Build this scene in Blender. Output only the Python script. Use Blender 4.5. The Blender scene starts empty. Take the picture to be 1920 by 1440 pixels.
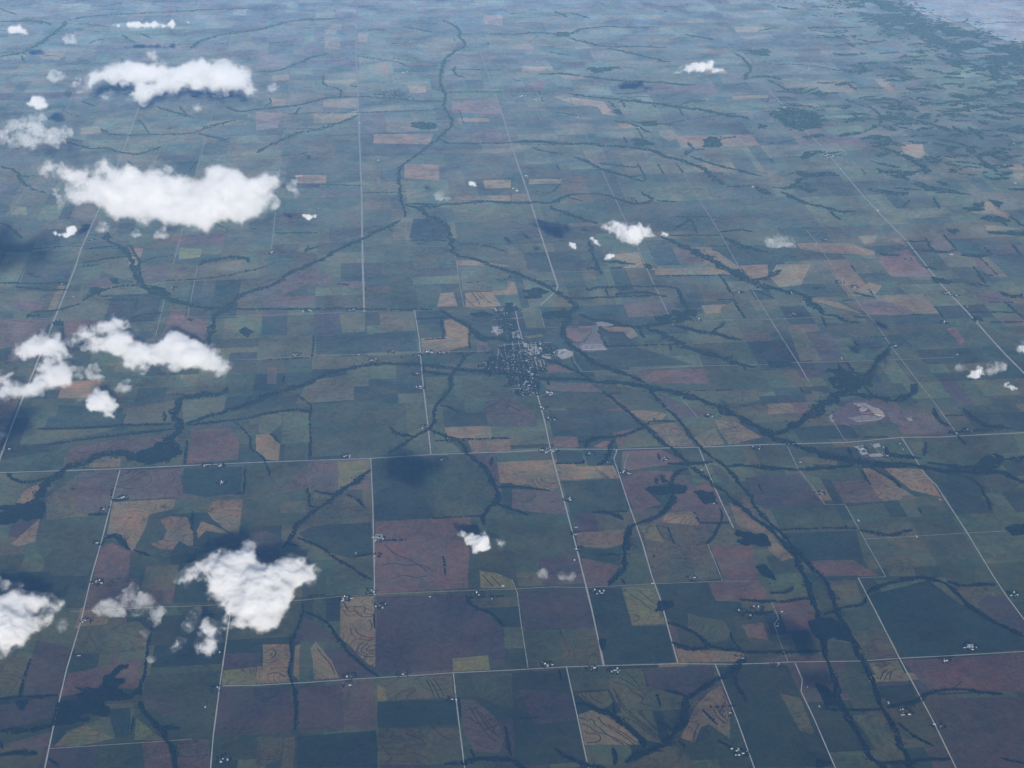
import bpy, bmesh, math, random
import numpy as np
from mathutils import Vector

random.seed(7)
rng = np.random.default_rng(7)
scene = bpy.context.scene
col = scene.collection
R = math.radians

# ------------------------------------------------------------------ camera, sky, sun, exposure
cam = bpy.data.cameras.new("camera")
cam.sensor_width = 36.0
cam.lens = 58.237
cam.clip_start = 5.0
cam.clip_end = 400000.0
cam_o = bpy.data.objects.new("camera", cam)
col.objects.link(cam_o)
EYE = 10000.0
cam_o.location = (0, 0, EYE)
cam_o.rotation_euler = (R(90 - 25.3271), 0, R(-5.1880))
scene.camera = cam_o

SUN_EL, LIGHT_AZ = R(18.911), R(-6.764)
world = bpy.data.worlds.new("World")
scene.world = world
world.use_nodes = True
wn = world.node_tree
bg = wn.nodes["Background"]
sky = wn.nodes.new("ShaderNodeTexSky")
sky.sky_type = 'NISHITA'
sky.sun_disc = False
sky.sun_elevation = SUN_EL
sky.sun_rotation = LIGHT_AZ + math.pi
sky.altitude = 0
wn.links.new(sky.outputs[0], bg.inputs[0])
bg.inputs[1].default_value = 0.055

sun = bpy.data.lights.new("sun", 'SUN')
sun.energy = 5.0
sun.angle = R(0.53)
sun.color = (1.0, 0.945, 0.86)
sun_o = bpy.data.objects.new("sun", sun)
col.objects.link(sun_o)
ldir = Vector((math.sin(LIGHT_AZ) * math.cos(SUN_EL), math.cos(LIGHT_AZ) * math.cos(SUN_EL), -math.sin(SUN_EL)))
sun_o.rotation_euler = (-ldir).to_track_quat('Z', 'Y').to_euler()
sun_o.location = (0, 0, 12000)

scene.view_settings.view_transform = 'Standard'
scene.view_settings.look = 'None'
scene.view_settings.gamma = 1.0
scene.view_settings.use_curve_mapping = False
scene.view_settings.exposure = 0.26
scene.render.engine = 'CYCLES'
cy = scene.cycles
cy.use_adaptive_sampling = False
cy.use_denoising = True
cy.max_bounces = 14
cy.diffuse_bounces = 2
cy.volume_bounces = 8
cy.transparent_max_bounces = 16
cy.volume_max_steps = 512
cy.volume_step_rate = 2.3

HAZE_DENSITY = 0.66e-5
HAZE_COLOR = (0.185, 0.445, 1.0)

# ------------------------------------------------------------------ helpers
def link(o, parent=None):
    col.objects.link(o)
    if parent is not None:
        o.parent = parent
    return o

def tag(o, label=None, cat=None, group=None, kind=None):
    if label: o['label'] = label
    if cat: o['category'] = cat
    if group: o['group'] = group
    if kind: o['kind'] = kind
    return o

def mesh_np(name, v, f, mats, tint=None, midx=None, smooth=False):
    """v n x 3, f m x k (k = 3 or 4), tint = per-vertex rgb"""
    me = bpy.data.meshes.new(name)
    v = np.asarray(v, dtype=np.float32); f = np.asarray(f, dtype=np.int32)
    k = f.shape[1]
    me.vertices.add(len(v)); me.vertices.foreach_set("co", v.ravel())
    me.loops.add(f.size); me.loops.foreach_set("vertex_index", f.ravel())
    me.polygons.add(len(f))
    me.polygons.foreach_set("loop_start", np.arange(0, f.size, k, dtype=np.int32))
    me.polygons.foreach_set("loop_total", np.full(len(f), k, dtype=np.int32))
    if midx is not None:
        me.polygons.foreach_set("material_index", np.asarray(midx, dtype=np.int32))
    me.polygons.foreach_set("use_smooth", np.full(len(f), smooth, dtype=bool))
    if tint is not None:
        a = me.attributes.new("tint", 'FLOAT_COLOR', 'POINT')
        c = np.ones((len(v), 4), dtype=np.float32); c[:, :3] = tint
        a.data.foreach_set("color", c.ravel())
    me.update(calc_edges=True)
    for m in mats: me.materials.append(m)
    return me

def _hash(ix, iy, iz):
    h = (ix * 374761393 + iy * 668265263 + iz * 1274126177) & 0x7fffffff
    h = ((h ^ (h >> 13)) * 1103515245) & 0x7fffffff
    h = ((h ^ (h >> 16)) * 1274126177) & 0x7fffffff
    return ((h ^ (h >> 15)) & 0xffff) / 65535.0

def vnoise(p):
    p = np.asarray(p, dtype=np.float64)
    i = np.floor(p).astype(np.int64); f = p - i; f = f * f * (3 - 2 * f)
    out = 0
    for dx in (0, 1):
        wx = f[:, 0] if dx else 1 - f[:, 0]
        for dy in (0, 1):
            wy = f[:, 1] if dy else 1 - f[:, 1]
            for dz in (0, 1):
                wz = f[:, 2] if dz else 1 - f[:, 2]
                out = out + wx * wy * wz * _hash(i[:, 0] + dx, i[:, 1] + dy, i[:, 2] + dz)
    return out

def parse(block):
    rows = []
    for ln in block.strip().splitlines():
        rows.append(ln.strip())
    return rows

def pts_of(s):
    return [tuple(float(c) for c in t.split(',')) for t in s.split()]

# ------------------------------------------------------------------ materials
def new_mat(name):
    m = bpy.data.materials.new(name); m.use_nodes = True
    nt = m.node_tree
    b = nt.nodes["Principled BSDF"]
    b.inputs["Roughness"].default_value = 1.0
    b.inputs["Specular IOR Level"].default_value = 0.0
    return m, nt, b

def nodes(nt):
    N = nt.nodes.new; L = nt.links.new
    def noise(vec, scale, detail=4, rough=.55, dist=0.0):
        n = N("ShaderNodeTexNoise"); n.inputs["Scale"].default_value = scale
        n.inputs["Detail"].default_value = detail; n.inputs["Roughness"].default_value = rough
        n.inputs["Distortion"].default_value = dist
        L(vec, n.inputs["Vector"]); return n.outputs["Fac"]
    def ramp(fac, lo, hi, a=0.0, b=1.0):
        n = N("ShaderNodeMapRange"); n.inputs[1].default_value = lo; n.inputs[2].default_value = hi
        n.inputs[3].default_value = a; n.inputs[4].default_value = b
        L(fac, n.inputs[0]); return n.outputs[0]
    def math_(op, a, b):
        n = N("ShaderNodeMath"); n.operation = op
        for s, x in zip(n.inputs, (a, b)):
            if hasattr(x, 'links') or hasattr(x, 'is_linked'): L(x, s)
            else: s.default_value = x
        return n.outputs[0]
    def mix(fac, a, b, mode='MIX'):
        n = N("ShaderNodeMix"); n.data_type = 'RGBA'; n.blend_type = mode
        for s, x in ((n.inputs[0], fac), (n.inputs[6], a), (n.inputs[7], b)):
            if hasattr(x, 'is_linked'): L(x, s)
            else: s.default_value = x if not isinstance(x, tuple) else (*x, 1)
        return n.outputs[2]
    return N, L, noise, ramp, math_, mix

def crop_material(name, per_object):
    m, nt, b = new_mat(name)
    N, L, noise, ramp, math_, mix = nodes(nt)
    pos = N("ShaderNodeNewGeometry").outputs["Position"]
    if per_object:
        oi = N("ShaderNodeObjectInfo"); base = oi.outputs["Color"]
    else:
        a = N("ShaderNodeAttribute"); a.attribute_name = "tint"; base = a.outputs["Color"]
    # broad soil and moisture patches, drainage swirls, drill rows
    big = noise(pos, 1 / 900, 3, .5, .6)
    mid = noise(pos, 1 / 170, 5, .6, 1.6)
    fine = noise(pos, 1 / 38, 3, .65, .3)
    swirl = noise(pos, 1 / 420, 2, .4, 2.6)
    line = ramp(math_('ABSOLUTE', math_('SUBTRACT', swirl, .5), 0), 0.0, .022, 1.0, 0.0)
    v = math_('ADD', ramp(big, .3, .7, .70, 1.22), ramp(mid, .25, .75, -.27, .31))
    v = math_('ADD', v, ramp(fine, .25, .75, -.2, .2))
    v = math_('ADD', v, math_('MULTIPLY', line, .12))
    if per_object:      # mown terrace lines that follow the slope
        iso = math_('FRACT', math_('MULTIPLY', noise(pos, 1 / 760, 1.5, .45, .5), 26), 0)
        ln = math_('MULTIPLY', ramp(iso, .10, .20, 1.0, 0.0), oi.outputs["Alpha"])
        v = math_('SUBTRACT', v, math_('MULTIPLY', ln, .42))
        rows = N("ShaderNodeTexWave"); rows.inputs["Scale"].default_value = 1 / 95; rows.inputs["Distortion"].default_value = 5
        rows.inputs["Detail"].default_value = 3; rows.inputs["Detail Scale"].default_value = .3
        L(pos, rows.inputs["Vector"])
        v = math_('ADD', v, ramp(rows.outputs["Fac"], 0, 1, -.045, .045))
    comb = N("ShaderNodeCombineColor")
    for i in range(3): L(v, comb.inputs[i])
    c = mix(1.0, base, comb.outputs[0], 'MULTIPLY')
    warm = mix(1.0, c, (1.25, 1.02, .82), 'MULTIPLY')
    cool = mix(1.0, c, (.88, 1.05, .96), 'MULTIPLY')
    c2 = mix(ramp(noise(pos, 1 / 520, 3, .55, 1.1), .32, .68), cool, warm)
    L(c2, b.inputs["Base Color"])
    return m

def tint_material(name, lo=.75, hi=1.25, scale=1 / 25):
    m, nt, b = new_mat(name)
    N, L, noise, ramp, math_, mix = nodes(nt)
    pos = N("ShaderNodeNewGeometry").outputs["Position"]
    a = N("ShaderNodeAttribute"); a.attribute_name = "tint"
    v = ramp(noise(pos, scale, 3), .3, .7, lo, hi)
    comb = N("ShaderNodeCombineColor")
    for i in range(3): L(v, comb.inputs[i])
    L(mix(1.0, a.outputs["Color"], comb.outputs[0], 'MULTIPLY'), b.inputs["Base Color"])
    return m

def plain(name, c, scale=1 / 30, amp=.18):
    m, nt, b = new_mat(name)
    N, L, noise, ramp, math_, mix = nodes(nt)
    pos = N("ShaderNodeNewGeometry").outputs["Position"]
    f = ramp(noise(pos, scale, 4), .3, .7)
    L(mix(f, tuple(x * (1 - amp) for x in c), tuple(x * (1 + amp) for x in c)), b.inputs["Base Color"])
    return m

M_FIELD = crop_material("field_crop", True)
M_PATCH = crop_material("patchwork_crop", False)
M_CANOPY = tint_material("tree_canopy", .8, 1.2, 1 / 60)
M_ASPHALT = plain("pale_concrete_road", (.40, .40, .38))
M_GRAVEL = plain("gravel_road", (.42, .405, .36))
M_TRACK = plain("dirt_track", (.34, .32, .275), 1 / 60, .3)
M_WATER = plain("muddy_river", (.085, .085, .075), 1 / 200)
M_TERR = plain("terrace_grass", (.026, .030, .018))
M_ROOF = tint_material("metal_roof", .9, 1.1, 1 / 8)
M_WALL = plain("painted_wall", (.30, .30, .285), 1 / 6, .08)
M_EARTH = tint_material("bare_earth", .6, 1.35, 1 / 28)

# ------------------------------------------------------------------ data, metres on the ground (x east, y north)
ROADS = """
H -4789,19002 -3288,18973 -1572,18991 -106,18968 665,19001 1724,18987 2229,19016 3093,18930 4162,18893 5081,18886 6141,18851 6882,18929 7390,18891 8049,18909 8545,18911 9874,18932
G -4958,38113 -4916,35877 -4867,32045 -4892,28743 -4918,27061 -4888,26109 -4886,23373 -4883,21039 -4879,20287 -4863,19400 -4822,18141
S -6539,46740 -6474,41172 -6475,39215 -6456,36705 -6480,34591 -6452,32259 -6413,30221 -6495,28888
S -3285,37495 -3291,36374 -3287,34699 -3297,31560 -3284,27571 -3286,26208
S -2876,26023 -2855,23910
S -3275,24641 -3274,23167
S -5704,26183 -5692,25564
G -180,49030 -164,46161 -115,44514 -168,41534 -179,39549 -150,37118 -154,34820 -141,32072 -130,29650 -140,27474 -145,25873 -139,23855
S -1724,39434 -1726,37820 -1696,35712 -1704,33198 -1704,31932 -1697,29485 -1688,27972 -1686,26768
S -2863,23911 -2379,23867 -1807,23857 -131,23854 639,23849 913,23845
S -3265,24203 -2885,24169
S -5721,24065 -4907,24012
S -6604,28869 -5179,28769
G 639,23849 670,22749 659,21334 670,19895 672,19015
S -2037,22240 -1728,22212 -863,22266 -62,22250 657,22242 1191,22232 1582,22197
G -3285,18951 -3289,18174 -3283,17334 -3294,16407 -3283,15407 -3302,14587 -3286,13681 -3265,12975 -3253,12360
G -106,18968 -96,17778 -103,16117 -106,15704
S -3437,15683 -3149,15678 -2430,15687 -2255,15672 -1645,15670 -857,15685 -505,15718
S -505,15718 -109,15726 532,15723 1425,15697 1876,15701 2243,15656 3048,15661 3806,15649 4105,15622
G -1704,14143 -1337,14123 -797,14125 -363,14141 293,14147 678,14159 1285,14151 1852,14157 2240,14141 3013,14109 3585,14047 3948,14033 4157,14034 4926,13983 5328,13995 5882,13993 6679,13999 7429,13990
G -1681,15492 -1690,15008 -1704,14143 -1711,13325 -1701,12833 -1690,12218
G 2808,43314 2865,39376 2900,36613 2929,34540 2919,32153 2957,29370 2957,27467 2979,24638 2919,24415 2622,23885
S 2588,23715 2583,22979
G 2210,23966 2197,23117 2212,22025 2211,21247 2228,20891 2241,19832 2230,19024 2240,18040 2255,16465 2257,15903 2258,15187 2247,14471 2240,14141
G 3093,18930 3012,18670 3021,17561 3039,16539 3028,15833 3042,15277 3025,14650 3015,14118
G 4162,18893 4151,17798 4176,16807
S 3796,16458 3806,15649
S 5325,18864 5308,18228 5382,17659 5409,17251 5653,17243 5657,16648 5664,15571 5345,15577
G 5345,15577 5344,14780 5337,14023 5341,13549 5345,12880 5328,12195 5309,11582
G 6885,18937 6879,18304 6868,17943 6920,17616 6913,16471 6881,15483 6880,15091 6902,14586 6903,13979
S 5660,16411 6267,16418 6901,16435 7391,16440
G 3397,14064 3423,13115 3426,12368 3433,11827
G 1851,14147 1858,13326 1861,12549 1873,11969
G 678,14159 679,13717 694,12616 703,12075
G 4230,14008 4230,13715 4169,13518 4184,13089 4191,12298 4194,11758
S 4160,14043 4167,14476 4186,14750 4256,14847 4255,15221
S 4425,41685 4480,38220 4534,35576 4518,32746 4525,29227 4540,27744 4542,26254 4532,24776 4548,23710 4542,22925
S 4542,22925 5048,23024 5592,23038 6041,22997 6879,23005 7651,22998
S 6077,30811 6064,29088 6088,26855 6060,24708 6075,23141 6087,22257 6106,21388 6099,20716
S 2378,21377 2938,21362 3606,21338 4510,21403 5657,21354 6106,21388 6696,21353 7751,21351 8433,21365
S 7626,26851 7655,26232 7602,24568 7613,23367 7642,22540 7623,21822 7639,20700 7653,19800 7647,18945
G 9012,43686 8975,41853 9029,39497 9083,37951 9088,36051 9109,34519 9125,32593 9167,31477 9151,30027 9141,28808 9162,27409 9215,26169 9186,25199 9152,24078 9189,22965 9195,22035 9204,21390 9228,20919 9274,20026
S 3675,37095 3708,34063
S 11797,33249 12194,33822 12300,33895
S 2913,22095 2882,21907 2885,21681 2948,21380
S 2617,22997 3307,22955
S 634,26896 622,27679 674,28095
S 230,26906 634,26896 781,26673 1336,26623
S 1325,26754 1419,26029 1407,24827 1417,23908
S -1560,28642 -130,28512
S -1714,27004 -529,27001 -160,27287
S -3262,13266 -2929,13269 -2158,13282 -1914,13293
S 6110,19529 6113,19007 6141,18851
S 6186,18755 6254,18449 6482,18458 6425,18794
S 612,38084 608,36461
S 2735,25272 3659,25236 4195,25260 4510,25280
S 1443,15897 1477,15615 1460,14997 1454,14183
T 1833,23358 2331,23397
T 1862,23716 2032,23765 2019,23510 1887,23522
T 1834,22387 2236,22429 2635,22432
T 1552,21802 2354,21804 2448,21814
T 1586,21540 2311,21547
T 1723,21993 2198,22045 2397,22065
T 1815,22156 2207,22217 2653,22235
T 1948,21289 2272,21314
T 1880,20870 2259,20905
T 1918,22438 1897,21312
T 2042,22486 1998,20772
T 1823,22252 1727,21564
T 2140,22516 2104,20711
T 2392,22395 2384,21358
T 2457,22488 2434,21536
T 2321,22402 2323,21363
S 1816,22845 2220,22849
S 2594,23932 2269,23615
S 1911,21043 2281,21115
S 2198,20599 2401,20684
S 3092,18329 3140,18556 3220,18799
S 4324,19724 4214,20314 4128,20579
S 6325,19302 6110,19529
"""
BELTS = {
'river_woodland|narrow wooded river winding down from the hazy far plain to the fork': """
55 2142,43436 2427,42804 2503,42032 2441,41466 2584,40785 2268,40164 2002,39609 1864,38705 1734,37647 1752,36808 1799,35912 1678,35194 1817,34559 1827,33955 1632,33273 1385,32731 1049,31964 740,31296 617,31035 594,29584 586,28976 640,28529 629,28184
""",
'river_woodland|tree lined river running diagonally down left from the fork towards the clouds': """
75 556,27992 409,27810 217,27606 55,27402 -162,27074 -482,26710 -724,26349 -968,26022 -1141,25866 -1351,25547 -1571,25167 -1719,25019 -1861,24963 -2100,24690 -2206,24367 -2299,24137 -2426,23956 -2461,23540 -2454,22894 -2326,21968
""",
'river_woodland|thickly wooded meandering river below the ragged double cloud': """
107 -2091,21283 -2174,21082 -2555,21065 -2724,20910 -2747,20529 -2657,20165 -2593,20001 -2720,19856 -2789,19707 -2670,19544 -2574,19385 -2725,19176 -2970,19125 -3152,19244 -3289,19375 -3479,19422 -3639,19347 -3815,19158 -3986,18957 -4141,18759 -4175,18485 -4216,18218 -4376,18034 -4579,17857 -4797,17685
""",
'creek_woodland|tree lined creek curving from the river fork past the top of the town': """
73 660,28851 896,28652 1026,28291 1218,27904 1374,27639 1393,27146 1374,26490 1428,26179 1642,26008 1949,25683 2300,25335 2552,25027 2769,24773 2865,24465 3037,24112 3159,23728 3037,23417 2857,22954 2805,22715 2900,22310 3003,22049 3132,21658 3347,21417 3571,21214 3808,20924
108 3077,20972 3592,20855 3945,20700 4249,20499 4483,20273 4733,19932 4941,19636 5141,19142 5311,18895 5572,18720 5848,18427 6149,18253 6655,18193 7035,18028 7292,17905 7672,17899 7987,17771 8056,17624 8254,17425
78 7013,18219 7241,18125 7460,17990 7713,18111 8027,18200 8277,18207 8562,18210
108 5840,18398 6149,18253 6600,18242
""",
'railway_trees|straight dark line of trees running diagonally right of the town to the bottom edge': """
50 2431,21872 2697,21605 2931,21308 3110,20934
46 3148,20668 3402,20020 3562,19521 3771,18990 3918,18529 4086,18083 4274,17582
47 4274,17582 4417,17170 4579,16733 4769,16200 4762,15675 4696,15181 4708,14838 4576,14161 4554,13760 4557,13365 4525,13015 4570,12797 4542,12549 4611,12340 4741,12169
""",
'creek_woodland|second dark line of trees running beside the diagonal railway trees': """
40 3830,20693 3884,20344 3994,19917 4073,19554 4133,19110 4263,18689 4400,18340 4454,17951 4533,17695 4550,17263 4610,16869
42 4610,16869 4782,16381 4832,16076 4943,15659 4954,15244 4934,14734 4924,14277 4928,13792 4929,13286 4921,13022 4924,12681 4927,12352 4917,12074
""",
'railway_trees|long curved tree lined embankment sweeping left from the town': """
78 3117,20986 2681,21151 2244,21190 1941,21380 1529,21490 1041,21663 586,21815 103,21896 -336,21788 -791,21520 -960,21303 -1303,21072 -1660,20814 -2132,20457 -2553,20187
43 -2753,20206 -3437,20204 -4273,20169 -4521,20191
43 -2717,20043 -3404,19933 -4110,19781 -4409,19717
44 -2550,20155 -1952,20213 -1637,20330 -1283,20462 -1103,20479 -905,20378
""",
'creek_woodland|forked wooded creek crossing the highway left of the main crossroads': """
40 1242,22170 1298,22070 1215,21739 1154,21616 1084,21476 1036,21300 1079,20995 992,20778 842,20452 757,20211 774,19966 684,19735 514,19562 280,19276 137,19094
49 697,19702 888,19544 1018,19362 1127,19199 1101,19006 1194,18850 1315,18620 1397,18369 1424,18115 1429,17773 1297,17519 1216,17305 1204,17140
56 1366,18400 1436,18183 1427,17908 1411,17708
38 1422,18087 1518,18037 1638,18040 1868,18005 2106,17915
43 1416,17614 1509,17553 1587,17480 1692,17418 1781,17332
26 1430,18609 1468,18825
35 878,20449 972,20423 1105,20196
44 169,19845 255,19632 464,19536
28 753,19386 1018,19362 1265,19370 1724,19375
47 1146,22141 1298,22070
71 1463,22188 1298,22070
77 669,21568 857,21515 1041,21389
""",
'creek_woodland|wooded creek slanting down left from the dark cloud shadow by the highway': """
41 -111,18648 -247,18476 -382,18209 -546,17993 -758,17745 -957,17439 -1091,17012 -1147,16834
63 -200,18500 -382,18209 -533,18018
30 -897,18229 -896,17850 -868,17768
24 -888,17770 -758,17745
36 -810,18166 -612,18066 -481,18068
25 -402,18047 -284,17928 -175,17692
32 -998,17028 -808,16888 -600,16628 -385,16350 -235,16163 -116,16039
32 -324,16544 -126,16597
""",
'creek_woodland|pair of thin wooded creeks crossing the lower road at left of the terraced tan field': """
20 -901,15581 -896,15368 -972,14962 -1002,14845 -972,14567 -1020,14332 -977,14169 -945,14000 -919,13640 -927,13338
34 -946,14046 -913,13596
25 -852,15427 -734,15332 -588,15163 -502,14900 -389,14592 -268,14388 -143,14234 -79,14162
28 894,15613 913,15448 993,15334 1121,15248 1199,15125 1255,14964
""",
'creek_woodland|dark branching wooded valley between terraced fields at the bottom': """
54 2220,12557 2363,12649 2580,12769 2723,12839 2805,12999 2898,13076 2957,13332 2960,13492 3095,13543 3265,13710 3363,13784 3518,13864 3601,13989 3746,14139
54 1871,13519 1978,13510 2096,13392 2216,13294 2308,13130 2393,12995 2459,12821 2458,12755
40 2244,13485 2242,13292
49 2798,13651 2926,13603 2995,13534
32 2649,13168 2731,13032 2779,12943
25 2772,12818 2818,12731
47 2139,12768 2154,12627 2129,12525
34 1586,12818 1689,12686 1826,12553 2022,12495
37 1105,12739 1206,12609 1289,12522
44 515,12680 692,12664 797,12710 934,12706 1151,12678
61 757,12868 790,12751
19 1132,13220 1118,12885 1158,12758
35 3038,14854 3189,14789 3328,14602 3406,14415 3506,14346 3722,14287 3795,14232 3990,14214
45 3021,14500 3144,14389 3394,14356
18 3679,14621 3669,14441 3728,14316
32 3572,13803 3553,13638 3588,13498 3591,13390
18 3112,13300 3166,13164 3212,13048
21 3161,12799 3274,12664
45 3997,14243 4174,14217 4539,14193
""",
'creek_woodland|wooded creek snaking between the two gravel roads right of centre': """
70 3567,19552 3360,19382 3130,19278 2953,19279 2765,19203 2670,19014
49 3098,19204 2960,18837 2870,18595 2788,18501
28 3589,19598 3664,19703 3822,19689 3984,19658
53 2619,19170 2839,19227
46 3912,18312 3761,18240 3659,18051 3622,17846 3614,17615 3506,17384 3371,17174 3226,17084 3052,17011 2922,16921 2874,16615 2794,16296 2771,16028 2660,15900 2516,15665
60 3614,17615 3506,17384 3386,17186
52 2922,16921 2874,16615 2794,16296
26 2676,15808 2701,15693
56 2549,17340 2740,17310 2858,17221 2906,17113
24 2740,17310 2983,17314
52 3680,18478 4040,18445 4259,18498
65 4400,18340 4739,18309 4926,18220 5260,18175 5602,18159 6052,18233
30 4109,17264 4101,17005 4030,16884 3893,16621 3790,16458
23 3801,16968 4040,16934 4183,16934
13 3786,17228 3796,17007
12 3397,16878 3413,16505
25 2250,18593 2612,18575 2627,18690
""",
'creek_woodland|wooded draws fanning over the right side below the highway': """
37 7152,18759 7034,18393
92 6599,18657 6622,18431 6961,18341
28 6100,18702 6087,18405
48 6264,18170 6337,17949 6476,17725 6467,17588
21 6101,18085 6103,17690
31 7336,17830 7465,17608 7446,17267 7376,16941
23 4728,16682 5214,16688 5629,16663
45 5662,16622 5961,16470 6082,16447 6281,16566
23 4743,14856 4973,14983 5251,15012 5322,15156
19 4753,14392 4917,14357
24 4324,13208 4610,13164 4906,13155
32 4967,13176 5177,13201 5291,13218 5394,13316 5557,13392 5836,13394 6002,13315 6187,13289
29 4606,12324 4899,12314 5319,12324
21 4995,12912 5071,12692 5230,12528
51 5356,15230 5579,15409 5982,15519 6122,15529 6307,15343 6364,15062 6449,14785 6567,14565 6684,14399 6778,14259
42 6325,15397 6493,15293 6716,15317 6836,15306
23 5813,12271 5995,12198
49 3908,15005 4044,14951 4223,14956
37 4288,15360 4501,15363 4579,15433
40 3901,15242 4214,15170 4696,15181
""",
'valley_woodland|broad dark wooded valley around the quarry at right': """
129 5148,19172 5427,19225 5795,19590 6109,19940 6367,20204 6636,20491
94 6694,20697 7087,20985 7285,21337 7429,21551 7602,21727
63 6705,21297 6681,20787
41 6830,21322 6821,20955
96 6367,20204 6811,20249 7006,20061 7236,20023 7456,20242 7607,20525
36 6848,20506 6883,20157
50 7618,19737 7532,19320 7633,19183
29 7672,19518 7924,19495
78 8012,19684 8029,19307 8212,19099 8422,19032
42 7536,19002 8184,19022
33 7651,18914 7664,18636
78 5674,21427 6015,21211
""",
'creek_woodland|tree lined creeks and hedges spreading right from above the town': """
82 3182,23447 3343,23221 3613,23092 3907,22859 4175,22896 4395,22980 4545,22987
105 4102,22800 4325,22577 4463,22306 4585,22098 4777,21849 4992,21734 5192,21378 5468,21316
25 5300,21331 5313,21147
81 4587,22900 4812,22654 5077,22549 5249,22393 5458,22235
42 5105,22608 5362,22933
43 4011,22747 4043,22443
32 3399,22167 4402,22193 4572,22158
30 4359,22177 4341,21985
24 3384,22804 3415,22166
51 3093,24085 3671,24077 4490,24114
69 3853,24150 4056,24244 4346,24285 4647,24033
52 3421,24438 3735,24524 4875,24489 4883,24056 4903,23483
16 3732,24501 3720,24117
""",
'creek_woodland|creek trees and hedges around the small bright cloud right of centre': """
97 3274,28524 3519,28123 3763,27758 4017,27510
84 682,28908 1340,28789 1733,28813 2036,28935 2614,28792 3196,28710 3473,28804 3693,29149 3894,29161
133 707,28787 1044,28697 1358,28758
51 3690,28966 3893,28766
67 3902,29222 4384,29086 4526,28890 4730,28600 4935,28462 5272,28701 5126,29019 5121,29173
50 5282,28640 5642,28547
37 4821,28863 4906,28584
52 3752,26665 3728,25945 3732,25448 3744,25085
72 3855,25683 4114,25610 4361,25464
72 3963,25378 4143,25386
125 5030,26735 5278,26448 5481,25912 5647,25595 5775,25336 5886,25010 6053,24756 6131,24514 6352,24332 6577,24105 6824,23947 6892,23541 6964,23103
83 6964,23103 7101,23048 7167,22832 7435,22745
26 6879,23005 6869,22652
83 7371,22960 7570,22921
64 6157,24629 6438,24698 6733,25005
32 5201,26800 6061,26722
64 6088,26855 6448,26985 6682,26882
92 6098,26585 6381,26165 6578,25889 6701,25827
31 5295,27063 5663,27501 5681,27697
33 5448,27747 6067,27690
23 5726,27579 5680,26892
35 4625,24909 4998,24923 5769,24877
27 5677,24861 5691,24095
26 5694,23826 5690,23071
34 5421,23829 5694,23826
68 7641,23918 7928,23713
""",
'river_woodland|broad wooded river bend below the middle cloud at left': """
90 -4586,27824 -4516,27416 -4273,27132 -4134,26862 -3991,26395 -3908,25899 -3768,25413 -3554,25003 -3303,24755 -3047,24510 -2823,24314 -2567,24204 -2317,24160
41 -4125,27171 -3963,26770 -3848,26136 -3725,25409
51 -2275,24156 -1820,24115 -577,24002 913,23845
79 1053,23811 1202,23520 1371,23192 1584,22766 1737,22672 2042,22486
106 1547,22809 1615,22643 1688,22557
50 649,23466 1143,23484
30 1025,23431 1052,22714
32 1051,22695 740,22703
22 1431,22880 1407,22290
""",
'hedgerow_trees|scattered hedges and thickets beside the left road between the clouds': """
50 -6546,28553 -6379,28398 -6221,28027 -6006,27684
91 -2884,26122 -2720,26280 -2419,26402 -2091,26423 -2007,26166
36 -2076,25805 -1901,25789
55 -4846,27055 -4346,27139
55 -4801,26419 -4125,26632
36 -4773,26220 -4501,26269
52 -6002,25592 -5696,25542 -4923,25471
69 -5710,25381 -5162,25217 -4881,25191
52 -4559,24691 -4394,25011 -4155,25240 -3755,25296
50 -5323,24092 -5277,24300 -4903,24352 -4585,24583
50 -3724,23926 -3536,24057 -3279,24097
34 -4229,24705 -3701,24657
16 -3701,24657 -3692,24285
48 -2090,27788 -1997,27780
32 -1663,27558 -920,27491
46 -1028,26837 -1130,26538
74 -1114,26639 -910,26827
""",
'hedgerow_trees|hedges and wooded draws among the near fields at lower left': """
21 -2500,15357 -2519,14903 -2505,14514 -2516,14125
43 -2496,13942 -2392,13712 -2271,13546 -2162,13324 -2079,13151 -2028,12863 -1991,12624
70 -2239,13483 -2047,13465
49 -3788,13556 -3530,13541 -3302,13622
36 -3761,13411 -3715,13299
108 -3726,13218 -3376,13227
31 -3255,13094 -3135,12963
10 -2514,13723 -2505,13422
15 -3708,14815 -3704,14160
25 -3890,14114 -3329,14126
26 -3161,14247 -3024,14144
59 -3261,17209 -3151,17322 -3066,17130 -2938,16936
72 -3527,17801 -3304,17793
71 -3279,18200 -3112,18158
23 -2284,17779 -2234,17327
35 -2889,16932 -2691,16794
50 -1781,18173 -1683,18164
18 -1699,18821 -1684,18191
19 -2499,19712 -2479,19008
33 -2897,20592 -2882,20297
57 -4675,18991 -4536,18767 -4407,18700 -4194,18806
19 -910,20611 -898,19644 -893,19039
25 -1435,19786 -1286,19525
20 -1587,19295 -1438,19030 -1381,18621
14 -1937,20196 -1681,19792 -1661,19407 -1601,19296
19 -1116,20969 -910,20611
30 -1131,16917 -987,16844
""",
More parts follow.
